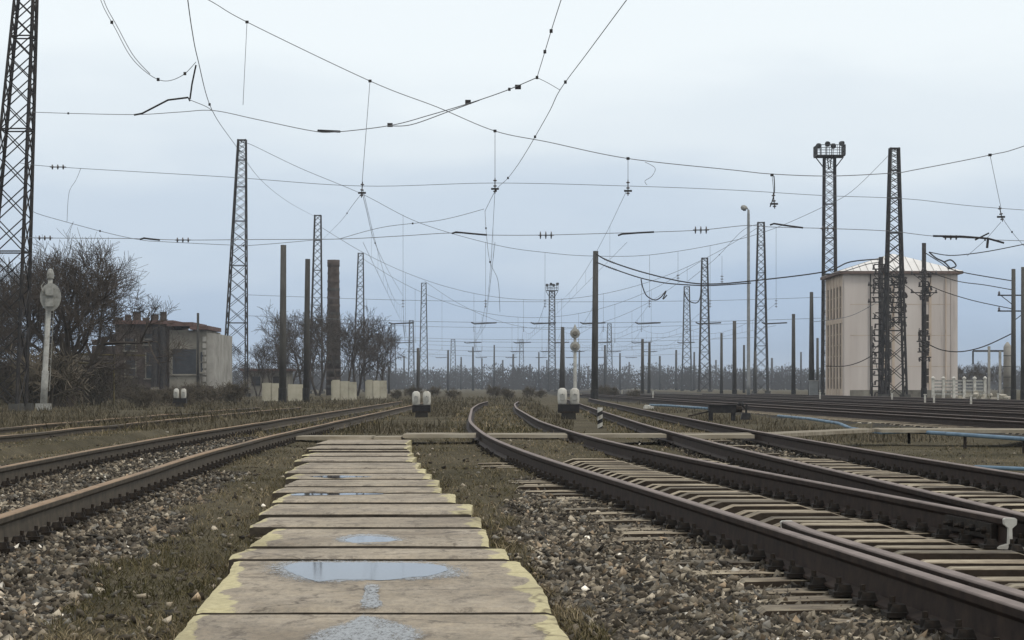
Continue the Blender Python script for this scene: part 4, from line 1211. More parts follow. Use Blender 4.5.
# ------------------------------------------------------------------ pale tower building
def tower():
    X0, X1, Y0, Y1 = 28.8, 38.75, 200.0, 211.4
    zt = 10.75
    r = empty('tower_building', (X0, Y0, 0), 'tall pale pinkish building with low white roof on the right', 'building')
    w, d = X1 - X0, Y1 - Y0
    # walls as four slabs butted at the corners
    fr = MB().box((w / 2, 0.2, zt / 2 - 0.2), (w, 0.4, zt + 0.4)); fr.build('front_wall', M['tower_wall'], r)
    MB().box((w / 2, d - 0.2, zt / 2 - 0.2), (w, 0.4, zt + 0.4)).build('rear_wall', M['tower_wall'], r)
    MB().box((w - 0.2, d / 2, zt / 2 - 0.2), (0.4, d - 0.8, zt + 0.4)).build('right_wall', M['tower_wall'], r)
    MB().box((0.55, d / 2, zt / 2 - 0.2), (0.3, d - 0.8, zt + 0.4)).build('left_wall', M['tower_wall'], r)
    # left face: tall window strips between tan piers
    n = 5; y0, y1 = 0.4, d - 0.4
    pw = 0.80; gap = ((y1 - y0) - (n + 1) * pw) / n
    for k in range(n + 1):
        yy = y0 + k * (pw + gap) + pw / 2
        MB().box((0.2, yy, zt / 2 - 0.2), (0.4, pw, zt + 0.4)).build('pier', M['tower_trim'], r)
    for k in range(n):
        yy = y0 + k * (pw + gap) + pw + gap / 2
        MB().box((0.20, yy, zt - 0.5), (0.34, gap, 1.0)).build('lintel', M['tower_trim'], r)
        MB().box((0.19, yy, 6.75), (0.36, gap, 0.45)).build('spandrel', M['tower_trim'], r)
        MB().box((0.20, yy, 0.3), (0.34, gap, 0.9)).build('plinth_panel', M['tower_trim'], r)
        for (za, zb) in ((0.75, 6.52), (6.98, zt - 1.0)):
            wn_ = MB().box((0.12, yy, (za + zb) / 2), (0.06, gap, zb - za)).build('window', M['tower_glass'], r)
            m_ = MB()
            nb = 6 if zb - za > 4 else 3
            for q in range(1, nb): m_.box((0.085, yy, za + (zb - za) * q / nb), (0.02, gap, 0.07))
            m_.box((0.083, yy, (za + zb) / 2), (0.024, 0.06, zb - za))
            m_.build('glazing_bar', M['tower_trim'], wn_)
    # front face: shallow tan pilasters and two narrow stair windows, panel joints
    for xx in (0.33, 3.65, 4.35, 7.0, 7.55, w - 0.33):
        big = xx in (0.33, w - 0.33)
        MB().box((xx, -0.035, zt / 2 - 0.2), (0.5 if big else 0.22, 0.07, zt + 0.38)).build('pilaster', M['tower_wall'] if big else M['tower_trim'], r)
    for xx in (4.0, 7.27):
        for k in range(4):
            z = 1.9 + k * 2.35
            wn_ = MB().box((xx, -0.012, z), (0.36, 0.03, 1.25)).build('window', M['tower_glass'], r)
            MB().box((xx, -0.035, z - 0.68), (0.44, 0.07, 0.08)).build('sill', M['tower_trim'], wn_)
            MB().box((xx, -0.03, z), (0.36, 0.02, 0.06)).build('glazing_bar', M['tower_wall'], wn_)
    j = MB()
    for k in range(1, 4): j.box((w / 2, -0.006, k * 2.7), (w - 1.2, 0.012, 0.05))
    j.build('string_course', M['tower_trim'], r)
    MB().box((w / 2, -0.05, 0.2), (w - 1.2, 0.1, 0.9)).build('plinth', M['plaster'], r)
    for xx in (2.35, 8.9):
        MB().tube([(xx, -0.12, 0.3), (xx, -0.12, zt - 0.2), (xx, -0.3, zt)], 0.055, 6).build('downpipe', M['steel_dark'] if xx < 3 else M['tower_trim'], r)
    # eaves and hipped roof with standing seams
    o = 0.42
    MB().box((w / 2, d / 2, zt + 0.12), (w + 2 * o, d + 2 * o, 0.24)).build('eaves', M['eave'], r)
    zr = zt + 0.24; ap = 1.75
    a0 = (-o, -o, zr); a1 = (w + o, -o, zr); a2 = (w + o, d + o, zr); a3 = (-o, d + o, zr)
    p0 = (w / 2, d * 0.36, zr + ap); p1 = (w / 2, d * 0.64, zr + ap)
    rf = MB().add([a0, a1, a2, a3, p0, p1], [(0, 1, 4), (1, 2, 5, 4), (2, 3, 5), (3, 0, 4, 5), (3, 2, 1, 0)]).build('roof', M['roof_metal'], r)
    s = MB()
    for k in range(1, 17):
        u = k / 17
        x = -o + (w + 2 * o) * u
        t = 1 - abs(2 * u - 1)
        P0 = Vector((x, -o, zr + 0.02)); P1 = Vector((x, -o + (d * 0.36 + o) * t, zr + 0.02 + ap * t))
        s.bar(P0, P1, 0.035, 0.03)
        y = -o + (d + 2 * o) * u
        tt = min(1, u / (0.36 + 0.02), (1 - u) / (0.36 + 0.02))
        s.bar((-o, y, zr + 0.02), (-o + (w / 2 + o) * tt, y, zr + 0.02 + ap * tt), 0.035, 0.03)
    tag(s.build('roof_seam', M['plaster_pale'], rf), kind='stuff')
tower()

# clutter right of the tower
def right_clutter():
    Y = 176.0; s = Y / F
    r = empty('white_fence', ((933 - 512) * s, Y, 0), 'low white slatted fence with capped posts right of the pale tower', 'fence')
    L = 52 * s
    for k in range(6):
        x = L * k / 5
        MB().box((x, 0, 0.75), (0.2, 0.2, 1.6)).build('post', M['white'], r)
        MB().lathe([(0.17, 0), (0.17, 0.06), (0.03, 0.2)], (x, 0, 1.55), 8).build('post_cap', M['white'], r)
        if k < 5:
            for q in range(5):
                MB().box((x + L / 10, 0, 0.4 + q * 0.25), (L / 5 - 0.22, 0.04, 0.13)).build('slat', M['white_dull'], r)
    Y = 240.0; s = Y / F
    r = empty('pipe_gantry', ((973 - 512) * s, Y, 0), 'grey overhead pipe gantry at the right edge behind the poles', 'gantry')
    zt = CZ + (HY - 351) * s
    MB().bar((0, 0, zt), (34 * s, 0, zt), 0.2).build('beam', M['steel_far'], r)
    MB().bar((0, 0, zt), (0, 0, zt - 1.4), 0.16).build('drop_arm', M['steel_far'], r)
    for x in (16, 27, 34):
        MB().bar((x * s, 0, -0.1), (x * s, 0, zt + (0.5 if x == 16 else 0)), 0.24).build('column', M['plaster_pale'] if x != 34 else M['steel_far'], r)
    Y = 215.0; s = Y / F
    r = empty('silo', ((1007.5 - 512) * s, Y, 0), 'narrow pale cylindrical silo behind the right hand poles', 'silo')
    h = CZ + (HY - 342) * s
    MB().lathe([(0.38, -0.1), (0.38, h - 0.5), (0.30, h - 0.3), (0.08, h)], (0, 0, 0), 12).build('body', M['plaster_pale'], r, True)
    for k in range(4): MB().lathe([(0.40, 0), (0.40, 0.06)], (0, 0, 0.8 + k), 12).build('hoop', M['steel_far'], r)
    # pile of sacks / pale gravel
    Y = 172.0; s = Y / F
    r = empty('rubble_heap', ((978 - 512) * s, Y, 0), 'low heap of pale rubble at the foot of the white fence', 'rubble')
    for k in range(26):
        a = random.uniform(-2.0, 2.6); zz = random.uniform(0, 0.6) * max(0, 1 - abs(a) / 3)
        MB().box((a, random.uniform(-.6, .6), zz), (random.uniform(.25, .6), random.uniform(.2, .5), random.uniform(.12, .3)), Matrix.Rotation(random.uniform(0, 3), 3, 'Z') @ Matrix.Rotation(random.uniform(-.4, .4), 3, 'X')).build('chunk', M['debris'], r)
    Y = 203.0; s = Y / F
    r = empty('relay_cabinet', ((813.5 - 512) * s, Y, 0), 'grey relay cabinet at the foot of the pole left of the pale tower', 'cabinet')
    MB().box((0, 0, 0.75), (0.75, 0.5, 1.4)).build('cabinet_body', M['grey_box'], r)
    MB().box((0, 0, 1.48), (0.85, 0.6, 0.06)).build('cabinet_roof', M['white_dull'], r)
    MB().box((0, -0.262, 0.75), (0.62, 0.02, 1.2)).build('cabinet_door', M['grey_box'], r)
right_clutter()

# little white stake markers by the far tracks
random.seed(9)
for k, (x, y) in enumerate(((892, 403), (925, 406), (934, 407), (971, 408), (998, 404), (653, 399), (622, 396), (410, 391), (820, 401))):
    P = gp(x, y, 0)
    r = empty('stake', P, 'small white stake standing by the far tracks', 'stake', 'small white stakes by the far tracks')
    MB().box((0, 0, 0.25), (0.09, 0.09, 0.6), taper=0.9).build('shaft', M['white'], r)
    MB().box((0, 0, 0.57), (0.13, 0.13, 0.05)).build('cap', M['white'], r)

# ------------------------------------------------------------------ derelict building, left
def derelict():
    Y = 188.0; s = Y / F
    def X(px): return (px - 512) * s
    bx = X(110)
    r = empty('derelict_building', (bx, Y, 0), 'low derelict industrial building with broken windows at the left', 'building')
    def z(py): return CZ + (HY - py) * s
    def blk(name, x0, x1, ztop, y0, y1, m):
        return MB().box(((X(x0) + X(x1)) / 2 - bx, (y0 + y1) / 2, ztop / 2 - 0.1), (X(x1) - X(x0), y1 - y0, ztop + 0.2)).build(name, m, r)
    blk('main_block', 110, 168, z(323), 2.5, 12, M['brick_old'])
    blk('plaster_block', 168.3, 205, z(330), 0.6, 10, M['plaster'])
    blk('low_annex', 84, 109.6, z(345), 3.5, 10, M['brick_old'])
    blk('low_annex', 52, 83.6, z(352), 4.5, 10, M['plaster'])
    for q in range(9):
        MB().box((X(86 + q * 9) - bx, 3.0 if q > 2 else 4.0, (z(323) if q > 2 else z(345)) + 0.3 + 0.12 * (q % 3)), (0.5 + 0.1 * (q % 2), 0.3, 0.45 + 0.25 * (q % 3))).build('broken_parapet', M['brick_old'], r)
    # right return wall, paler
    MB().box((X(205.2) - bx + 0.3, 7.0, z(333) / 2 - 0.1), (0.6, 12.5, z(333) + 0.2)).build('pale_return_wall', M['plaster_pale'], r)
    for x0, x1, zt, yy in ((110, 168, z(323), 2.3), (168.3, 191, z(325.5), 0.4), (191.3, 206, z(329), 0.4)):
        MB().box(((X(x0) + X(x1)) / 2 - bx, yy + 4, zt + 0.12), (X(x1) - X(x0) + 0.3, 8.6, 0.32)).build('roof_edge', M['roof_rust'], r)
    for x0, x1, ya, yb, ff in ((171, 196, 349, 374, 0.6), (139, 150, 333, 344, 2.5), (141, 150, 352, 378, 2.5), (119, 131, 338, 350, 2.5), (120, 131, 360, 376, 2.5), (199, 203, 352, 372, 0.6)):
        w = MB().box(((X(x0) + X(x1)) / 2 - bx, ff - 0.03, (z(ya) + z(yb)) / 2), (X(x1) - X(x0), 0.05, z(ya) - z(yb))).build('window', M['hole'], r)
        n = max(1, int((x1 - x0) / 8)); fm = MB()
        for k in ((0, n) if x0 == 171 else range(n + 1)):
            fm.box((X(x0 + (x1 - x0) * k / n) - bx, ff - 0.09, (z(ya) + z(yb)) / 2), (0.09, 0.06, z(ya) - z(yb)))
        fm.box(((X(x0) + X(x1)) / 2 - bx, ff - 0.10, z(yb) - 0.06), (X(x1) - X(x0) + 0.3, 0.16, 0.12))
        if x0 != 171: fm.box(((X(x0) + X(x1)) / 2 - bx, ff - 0.10, (z(ya) + z(yb)) / 2), (X(x1) - X(x0), 0.05, 0.08))
        fm.build('frame', M['plaster'], w)
    for x in (154, 163.5): # leaning flues
        MB().tube([(X(x) - bx, 0.2, 0), (X(x + (1 if x < 160 else -1)) - bx, 0.2, z(327))], 0.28, 8).build('flue', M['steel_dark'], r)
    MB().bar((X(150) - bx, 0.1, z(358)), (X(168) - bx, 0.1, z(358)), 0.12).build('pipe', M['steel_dark'], r)
    for k in range(9):     # pale quoins on the right corner
        MB().box((X(203.5) - bx, 0.55, 0.45 + k * 0.55), (0.30, 0.12, 0.4)).build('quoin', M['plaster_pale'], r)
    # collapsed low wall in front
    rr = empty('rubble_wall', (X(160), Y - 6, 0), 'low broken brick wall in front of the derelict building', 'wall')
    for k in range(14):
        MB().box((-3.2 + k * 0.62, random.uniform(-.05, .05), 0.35), (0.58, 0.35, random.uniform(0.7, 1.5))).build('wall_piece', M['brick_old'] if k % 3 else M['plaster'], rr)
    # yellow pipe frame
    Yp = 118.0; sp = Yp / F
    rr = empty('gas_pipe', ((52 - 512) * sp, Yp, 0), 'faded yellow gas pipe frame in front of the bushes at the left', 'pipe')
    zp = CZ + (HY - 354.5) * sp
    MB().tube([(0, 0, zp), (34 * sp, 0, zp), (92 * sp, 0.3, zp - 0.05)], 0.05, 6).build('top_pipe', M['yellow_pipe'], rr)
    MB().tube([(24 * sp, 0, CZ + (HY - 363) * sp), (62 * sp, 0, CZ + (HY - 363.5) * sp)], 0.045, 6).build('lower_pipe', M['yellow_pipe'], rr)
    for x in (0, 18, 62):
        MB().tube([(x * sp, 0, -0.1), (x * sp, 0, zp)], 0.05, 6).build('upright', M['yellow_pipe'], rr)
derelict()

# chimney
def chimney():
    Y = 245.0; s = Y / F
    r = empty('chimney', ((333.5 - 512) * s, Y, 0), 'round brick chimney stack rising behind bare trees', 'chimney')
    zt = CZ + (HY - 259) * s
    MB().lathe([(0.80, -0.1), (0.61, zt - 0.9), (0.61, zt - 0.85), (0.66, zt - 0.8), (0.66, zt - 0.1), (0.50, zt - 0.1), (0.48, zt - 0.6)], (0, 0, 0), 20).build('shaft', M['brick_old'], r, True)
    nb = 15
    for k in range(nb):
        z = 0.8 + k * (zt - 1.6) / nb
        rad = 0.80 + (0.61 - 0.80) * z / (zt - 0.9)
        MB().lathe([(rad + 0.012, 0), (rad + 0.028, 0.05), (rad + 0.026, 0.26), (rad + 0.01, 0.3)], (0, 0, z), 20).build('band', M['pole'] if k % 3 == 0 else M['brick_old'], r)
chimney()

# concrete panel walls
def wall(x0, x1, yt, yb, Y, label, n):
    s = Y / F
    r = empty('concrete_wall', ((x0 - 512) * s, Y, 0), label, 'wall')
    zt = CZ + (HY - yt) * s
    L = (x1 - x0) * s
    for k in range(n):
        h = zt * random.uniform(0.9, 1.02)
        MB().box((L * (k + 0.5) / n, random.uniform(-.05, .05), h / 2 - 0.1), (L / n - 0.06, 0.14, h + 0.2)).build('panel', M['wall_conc'], r)
        MB().box((L * k / n, 0.03, zt / 2 - 0.08), (0.12, 0.14, zt)).build('post', M['wall_conc'], r)
wall(263, 280, 382, 396, 150, 'short pale concrete wall left of the two thick poles', 2)
wall(289, 304, 383, 396, 150, 'short pale concrete wall between the two thick poles', 2)
wall(332, 357, 380, 394, 160, 'pale concrete panel wall below the trees by the chimney', 3)
wall(366, 387, 380, 392, 175, 'rightmost pale concrete panel wall below the trees', 3)
# low shed beside the chimney trees
def shed():
    Y = 230; s = Y / F
    r = empty('shed', ((244 - 512) * s, Y, 0), 'low grey flat roofed shed between the mast and the chimney trees', 'building')
    MB().box((2.2, 2, 1.2), (4.6, 4, 2.6)).build('wall', M['plaster'], r)
    MB().box((2.2, 2, 2.62), (5.2, 4.6, 0.22)).build('roof', M['roof_rust'], r)
    MB().box((1.2, -0.03, 1.5), (0.9, 0.05, 0.9)).build('window', M['hole'], r)
    MB().box((3.4, -0.03, 1.0), (1.0, 0.05, 1.9)).build('door', M['steel_dark'], r)
shed()

# ------------------------------------------------------------------ bare trees
def tree_mesh(seed, height, spread, depth, trunk_r, n_first=5, minr=0.012, twigden=1.0, droop=0.0):
    rnd = random.Random(seed)
    trunk = MB(); crown = MB()
    def rv(k): return Vector((rnd.uniform(-k, k), rnd.uniform(-k, k), rnd.uniform(-k, k)))
    def grow(p, d, ln, r, lev):
        segs = 3 if lev < 2 else 2
        pts = [p]; q = p; dd = d.copy()
        for _ in range(segs):
            dd = (dd + rv(0.16) + Vector((0, 0, 0.06 - droop * lev * 0.05))).normalized()
            q = q + dd * ln / segs
            pts.append(q)
        r1 = max(minr, r * 0.62)
        rr = [r + (r1 - r) * i / segs for i in range(segs + 1)]
        (trunk if lev <= 1 else crown).tube(pts, rr, 6 if lev == 0 else 3, cap=False)
        if lev >= depth: return
        n = rnd.randint(3, 4) if lev < depth - 1 else int(rnd.randint(4, 6) * twigden)
        for k in range(n):
            t = 0.35 + 0.65 * (k + rnd.random()) / n
            i = min(segs - 1, int(t * segs)); f = t * segs - i
            bp = pts[i].lerp(pts[i + 1], min(1, f))
            side = dd.cross(Vector((rnd.uniform(-1, 1), rnd.uniform(-1, 1), rnd.uniform(-.4, .6)))).normalized()
            nd = (dd * rnd.uniform(0.55, 1.0) + side * rnd.uniform(0.45, 0.95) * spread).normalized()
            grow(bp, nd, ln * rnd.uniform(0.55, 0.8), max(minr, r * rnd.uniform(0.4, 0.6)), lev + 1)
    for k in range(n_first):
        a = 6.283 * k / n_first + rnd.random()
        sp = 0.0 if n_first == 1 else rnd.uniform(0.15, 0.45) * spread
        grow(Vector((0.1 * math.cos(a), 0.1 * math.sin(a), -0.1)), Vector((sp * math.cos(a), sp * math.sin(a), 1)).normalized(), height * rnd.uniform(0.33, 0.42), trunk_r * rnd.uniform(0.7, 1), 0)
    top = max(v[2] for v in crown.v); k = height / top
    for mb in (trunk, crown): mb.v = [(a * k, b * k, c * k) for a, b, c in mb.v]
    return trunk, crown
TREES = {}
def tree(key, args, loc, sc, rz, label, m, name='bare_tree', cat='tree', group=None):
    if key not in TREES:
        t, c = tree_mesh(*args[0], **args[1])
        TREES[key] = (t.mesh('trunk', m), c.mesh('crown', m))
    r = empty(name, loc, label, cat, group, rz)
    r.scale = (sc, sc, sc)
    link('trunk', TREES[key][0], r); link('crown', TREES[key][1], r)
    return r
big = ((3, 9.0, 1.05, 5, 0.15), dict(n_first=4, minr=0.007, twigden=1.9))
tree('big', big, ((66 - 512) * 110 / F, 110, 0), 0.97, 0.4, 'large bare tree with fanned twigs right of the nearest mast', M['twig'])
tree('big', big, ((30 - 512) * 118 / F, 118, 0), 0.98, 2.2, 'large bare tree directly behind the nearest lattice mast', M['twig'])
tree('big', big, ((-14 - 512) * 112 / F, 112, 0), 0.95, 4.1, 'bare tree cut by the left edge of the view', M['twig'])
mid = [((11, 8.4, 0.8, 5, 0.13), dict(n_first=2, minr=0.012, twigden=0.8)), ((17, 8.4, 0.85, 5, 0.13), dict(n_first=2, minr=0.012, twigden=0.8))]
random.seed(31)
spec = [(258, 0.62, 'left end of the row'), (272, 0.72, 'above the left wall piece'), (287, 0.98, 'between the two thick poles'), (303, 1.12, 'behind the right thick pole'), (318, 1.10, 'immediately left of the chimney'), (343, 1.08, 'immediately right of the chimney'), (357, 1.0, 'behind the fourth lattice mast'), (371, 0.95, 'above the rightmost wall piece'), (383, 0.8, 'right end of the row')]
for i, (x, sc, t) in enumerate(spec):
    Y = 215 + (i * 37) % 26
    tree('mid%d' % (i % 2), mid[i % 2], ((x - 512) * Y / F, Y, 0), sc, i * 1.3, 'bare tree of the chimney row, ' + t, M['twig'], group='bare trees around the chimney')
for i_, (x, sc, rz_) in enumerate(((962, 0.42, 0.5), (974, 0.5, 2.0), (986, 0.46, 3.3), (998, 0.5, 4.4))):
    Y = 262 + 9 * i_
    tree('mid%d' % (i_ % 2), mid[i_ % 2], ((x - 512) * Y / F, Y, 0), sc, rz_, 'low bare tree right of the pale tower, ' + ('leftmost of four', 'second of four from the left', 'third of four from the left', 'rightmost of four')[i_], M['twig'], group='low bare trees right of the pale tower')
shr = [((41, 2.4, 1.5, 3, 0.035), dict(n_first=9, minr=0.012, twigden=1.6)), ((47, 2.2, 1.6, 3, 0.035), dict(n_first=10, minr=0.012, twigden=1.5))]
random.seed(12)
k = 0
for i in range(40):
    x = -20 + i * 6.6 + random.uniform(-4, 4)
    Y = random.uniform(100, 172)
    sc = random.uniform(0.7, 1.35) * (1.2 if x < 105 else 0.5)
    tree('shr%d' % (k % 2), shr[k % 2], ((x - 512) * Y / F, Y, 0), sc, random.uniform(0, 6), 'tangled leafless shrub in the brown scrub at the left', M['shrub'], 'bare_shrub', 'shrub', 'leafless shrubs in the left scrub')
    k += 1
for i in range(16):
    x = random.choice([random.uniform(395, 470), random.uniform(480, 560), random.uniform(600, 640)])
    Y = random.uniform(150, 260)
    tree('shr%d' % (k % 2), shr[k % 2], ((x - 512) * Y / F, Y, 0), random.uniform(0.35, 0.6), random.uniform(0, 6), 'low leafless shrub in the dry grass near the centre', M['shrub'], 'bare_shrub', 'shrub', 'low shrubs near the centre')
    k += 1

# far-off wood: one mass on the horizon
def far_wood():
    n = 2300
    X = RNG.uniform(-330, 420, n); Y = RNG.uniform(540, 900, n)
    hh = RNG.uniform(4.2, 7.0, n) * Y / 640 * (0.62 + 0.65 * fbm(X * 0.03 + 5, Y * 0.01))
    V = []; 
    m = 90
    for i in range(n):
        h = hh[i]; t = RNG.random(m)
        rad = h * 0.42 * np.sqrt(np.clip(1 - (t - 0.45) ** 2 / 0.32, 0.05, 1))
        a = RNG.random(m) * 6.283
        rr = rad * np.sqrt(RNG.random(m))
        bx = X[i] + rr * np.cos(a); by = Y[i] + rr * np.sin(a); bz = t * h
        ln = RNG.uniform(0.3, 0.7, m); lx = (RNG.random(m) - 0.5) * 0.6
        w = RNG.uniform(0.08, 0.24, m) * (1.6 - t)
        V.append(np.stack([np.stack([bx - w, by, bz], -1), np.stack([bx + w, by, bz], -1), np.stack([bx + lx, by, bz + ln], -1)], 1))
    V = np.concatenate(V).reshape(-1, 3)
    T = np.arange(len(V)).reshape(-1, 3)
    me = np_mesh('far_wood', V, T, M['twig_far'])
    tag(link('far_wood', me), 'dark leafless wood along the horizon', 'wood', kind='stuff')
far_wood()

# ------------------------------------------------------------------ overhead wires
def spl(P, k=8):
    P = [Vector(p) for p in P]
    if len(P) < 3:
        return [P[0].lerp(P[-1], i / 6) for i in range(7)]
    out = []
    for i in range(len(P) - 1):
        p0 = P[max(0, i - 1)]; p1 = P[i]; p2 = P[i + 1]; p3 = P[min(len(P) - 1, i + 2)]
        for q in range(k):
            t = q / k
            out.append(0.5 * ((2 * p1) + (p2 - p0) * t + (2 * p0 - 5 * p1 + 4 * p2 - p3) * t * t + (3 * p1 - 3 * p2 + p3 - p0) * t ** 3))
    out.append(P[-1])
    return out
def interp_Y(pts, Ya, Yb):
    n = len(pts)
    tot = [0]
    for i in range(1, n):
        tot.append(tot[-1] + math.hypot(pts[i][0] - pts[i - 1][0], pts[i][1] - pts[i - 1][1]))
    out = []
    for (x, y), t in zip(pts, tot):
        u = t / tot[-1]
        out.append(at(x, y, 1 / ((1 - u) / Ya + u / Yb)))      # straight in depth
    return out
def insul(P, ax, parent, ln=0.5, r=0.07, n=3):
    mb = MB(); prof = [(0.015, 0)]
    for k in range(n):
        z = ln * (k + 0.3) / n
        prof += [(0.02, z), (r, z + 0.02), (r * 0.9, z + 0.05), (0.02, z + 0.07)]
    prof += [(0.015, ln)]
    mb.lathe(prof, Vector(P) - Vector(ax).normalized() * ln / 2, 8, ax)
    return mb.build('insulator', M['insul'], parent)
def wire(label, P, r, m=None, name='overhead_wire', cat='wire', curve=True, clamps=(), ins=(), group=None):
    pts = spl(P) if curve else [Vector(p) for p in P]
    if r < 0.02: r *= 0.85
    root = empty(name, (0, 0, 0), label, cat, group)
    MB().tube(pts, r, 4).build('cable', m or M['wire'], root)
    for u in clamps:
        p = pts[int(u * (len(pts) - 1))]
        MB().box(p, (0.06, 0.04, 0.07)).build('clamp', M['steel_dark'], root)
    for u in ins:
        i = int(u * (len(pts) - 2)); insul(pts[i], (pts[i + 1] - pts[i]), root, 0.42, 0.085, 3)
    return root, pts

# nearest cross-span between the nearest masts (88 m away)
S = 88.0
cs = empty('cross_span', (0, 0, 0), 'nearest sagging cross span cable with hangers, reaching across the whole view', 'wire')
MB().tube(spl([(-19.0 + 0.9, S, 21.6), at(120, -45, S), at(205, -2, S), at(247, 22, S), at(370, 81, S), at(437, 107, S), at(495, 131, S), at(548, 142, S), at(628, 158.5, S), at(733, 170, S), at(772, 174, S), at(830, 176, S), at(893, 173, S), at(914, 170, S), at(990, 155, S), at(1030, 144, S), at(1180, 90, S), at(1380, 0, S)]), 0.015, 4).build('span_cable', M['wire'], cs)
MB().tube(spl([at(20, 163, S), at(58, 167, S), at(227, 177, S), at(362, 186, S), at(495, 183, S), at(628, 186, S), at(732, 190, S), at(823, 195.5, S), at(908, 199, S), at(1024, 210, S), at(1380, 230, S)]), 0.010, 4).build('upper_fixing_wire', M['wire_far'], cs)
MB().tube(spl([at(20, 237, S), at(45, 238, S), at(130, 238.5, S), at(183, 240, S), at(256, 239.5, S), at(339, 239, S), at(400, 236, S), at(452, 233, S), at(488, 235, S), at(546, 235, S), at(618, 233, S), at(654, 232, S), at(701, 230, S), at(746, 225.5, S), at(772, 227, S), at(828, 228.5, S), at(888, 231, S), at(933, 236, S), at(989, 239, S), at(1030, 241, S), at(1380, 250, S)]), 0.012, 4).build('lower_fixing_wire', M['wire'], cs)
for (x0, y0, x1, y1) in ((247, 22, 243, 105), (370, 81, 362, 184), (495, 131, 495, 180), (628, 158.5, 628, 182), (772, 175, 774, 195), (990, 155, 1001, 208)):
    P0, P1 = at(x0, y0, S), at(x1, y1, S)
    d = MB().tube([P0, P1], 0.010, 4).build('hanger', M['wire_far'], cs)
    MB().box(P0, (0.12, 0.08, 0.1)).build('clamp', M['steel_dark'], d)
    if y1 > 150:
        a = P1 - Vector((0, 0, 0.22))
        insul(a, (P0 - P1), d, 0.62, 0.075, 3)
        MB().box(a - Vector((0, 0, 0.12)), (0.30, 0.07, 0.07)).build('yoke', M['steel_dark'], d)
for x, y in ((58, 167), (183, 240), (45, 238), (546, 235.2), (701, 230), (828, 228.5), (951, 237.5)):
    insul(at(x, y, S), (1, 0, 0), cs, 0.62, 0.15 if x in (546, 701) else 0.10, 3)
for (xa, ya, xb, yb) in ((452, 233.5, 487, 236), (618, 235.5, 654, 233), (770, 225, 803, 228.8), (140, 239.5, 160, 241)):
    MB().tube([at(xa, ya, S - 0.3), at(xa + 4, ya - 1.4, S - .3), at((xa + xb) / 2, (ya + yb) / 2 - 1.3, S - .3), at(xb, yb - 1, S - .3)], 0.035, 5).build('registration_arm', M['steel_dark'], cs)
MB().tube([at(933, 236, S - .3), at(962, 236.5, S - .3), at(988, 238.5, S - .3), at(1004, 243, S - .3)], 0.04, 5).build('registration_arm', M['steel_dark'], cs)
MB().tube([at(975, 240, S - .3), at(989, 233, S - .3)], 0.03, 5).build('registration_arm', M['steel_dark'], cs)
MB().tube([at(988, 238, S - .3), at(987, 248, S - .3)], 0.05, 5).build('clamp', M['steel_dark'], cs)
MB().tube(spl([at(645, 162, S), at(655, 168, S), at(652, 176, S), at(645, 181, S), at(647, 185, S)]), 0.009, 4).build('jumper', M['wire_far'], cs)
MB().tube(spl([at(81, 168, S), at(76, 180, S), at(69, 193, S), at(67, 222, S)]), 0.008, 4).build('jumper', M['wire_far'], cs)

# wires running over the left track
wire('steep thin wire dropping from the top left towards the second mast', interp_Y([(187, -6), (192, 30), (198, 60), (212, 110), (236, 146), (262, 181), (290, 203), (314, 216)], 44, 205), 0.012, clamps=(0.42, 0.6))
w_, _ = wire('looping doubled cable hanging down at the top left', [at(x, y, 52) for x, y in ((98, -8), (104, 8), (115, 28), (131, 57), (150, 75), (166, 81), (183, 75), (196, 62))], 0.009, clamps=(0.26, 0.66, 0.88))
MB().tube(spl([at(x, y, 52.3) for x, y in ((101, -8), (107, 8), (117, 26), (133, 55), (150, 74))]), 0.008, 4).build('second_cable', M['wire'], w_)
wire('thick bent bar with hanger above the nearest mast wires at the left', [at(134, 115, 60), at(142, 113.5, 60), at(168, 100, 60), at(188, 97.5, 60), at(190, 101, 60)], 0.024, M['steel_dark'], 'stay_bar', 'bar', curve=False)
wire('thick short rod joining the loop to the bent bar', [at(190, 99, 60), at(192, 84, 60), at(196, 65, 60)], 0.022, M['steel_dark'], 'hanger_rod', 'bar', curve=False)
wire('thin stay from the bent bar to the steep wire', [at(190, 100, 60), at(205, 106, 60), at(213, 111, 60)], 0.01)
r_, pts = wire('long sagging cable from the nearest mast up to the top centre', interp_Y([(30, 112), (75, 113.5), (137, 114.5), (180, 112), (213, 110.5), (255, 119), (310, 130.5), (335, 132), (390, 125.5), (430, 115), (470, 103), (505, 91), (537, 77.5)], 86, 52), 0.013, clamps=(0.08, 0.93))
MB().tube([at(318, 130.6, 66.5), at(340, 131.6, 66)], 0.035, 5).build('splice', M['steel_dark'], r_)
MB().tube(spl([at(390, 126, 62), at(412, 124.5, 61), (at(450, 111, 58)), at(480, 100, 56)]), 0.012, 4).build('second_cable', M['wire'], r_)
for x, y, Yc in ((390, 125, 62), (468, 102, 57), (518, 87, 53.5)):
    MB().box(at(x, y, Yc), (0.14, 0.08, 0.10)).build('clamp', M['steel_dark'], r_)
wire('short thin wire rising from the cable junction to the top edge', interp_Y([(537, 77.5), (546, 48), (553, 25), (563, -6)], 52, 40), 0.009, clamps=(0.3, 0.62, 0.0))
wire('short link between the cable junction and the slanting wire', [at(537, 77.5, 52), at(548, 83, 53), at(560, 90, 54)], 0.009)
wire('slanting thin wire falling from the top centre past the junction', interp_Y([(631, -6), (588, 52), (560, 90), (548, 114), (523, 157), (508, 178), (496, 190), (485, 211)], 38, 90), 0.011, clamps=(0.26, 0.5, 0.72, 0.86))
wire('thin hanging lead below the centre hanger of the nearest span', [at(485, 211, 90), at(486.5, 235, 90), at(490, 262, 90), at(498, 281, 92), at(500, 312, 95)], 0.010, clamps=(0.2, 0.5))
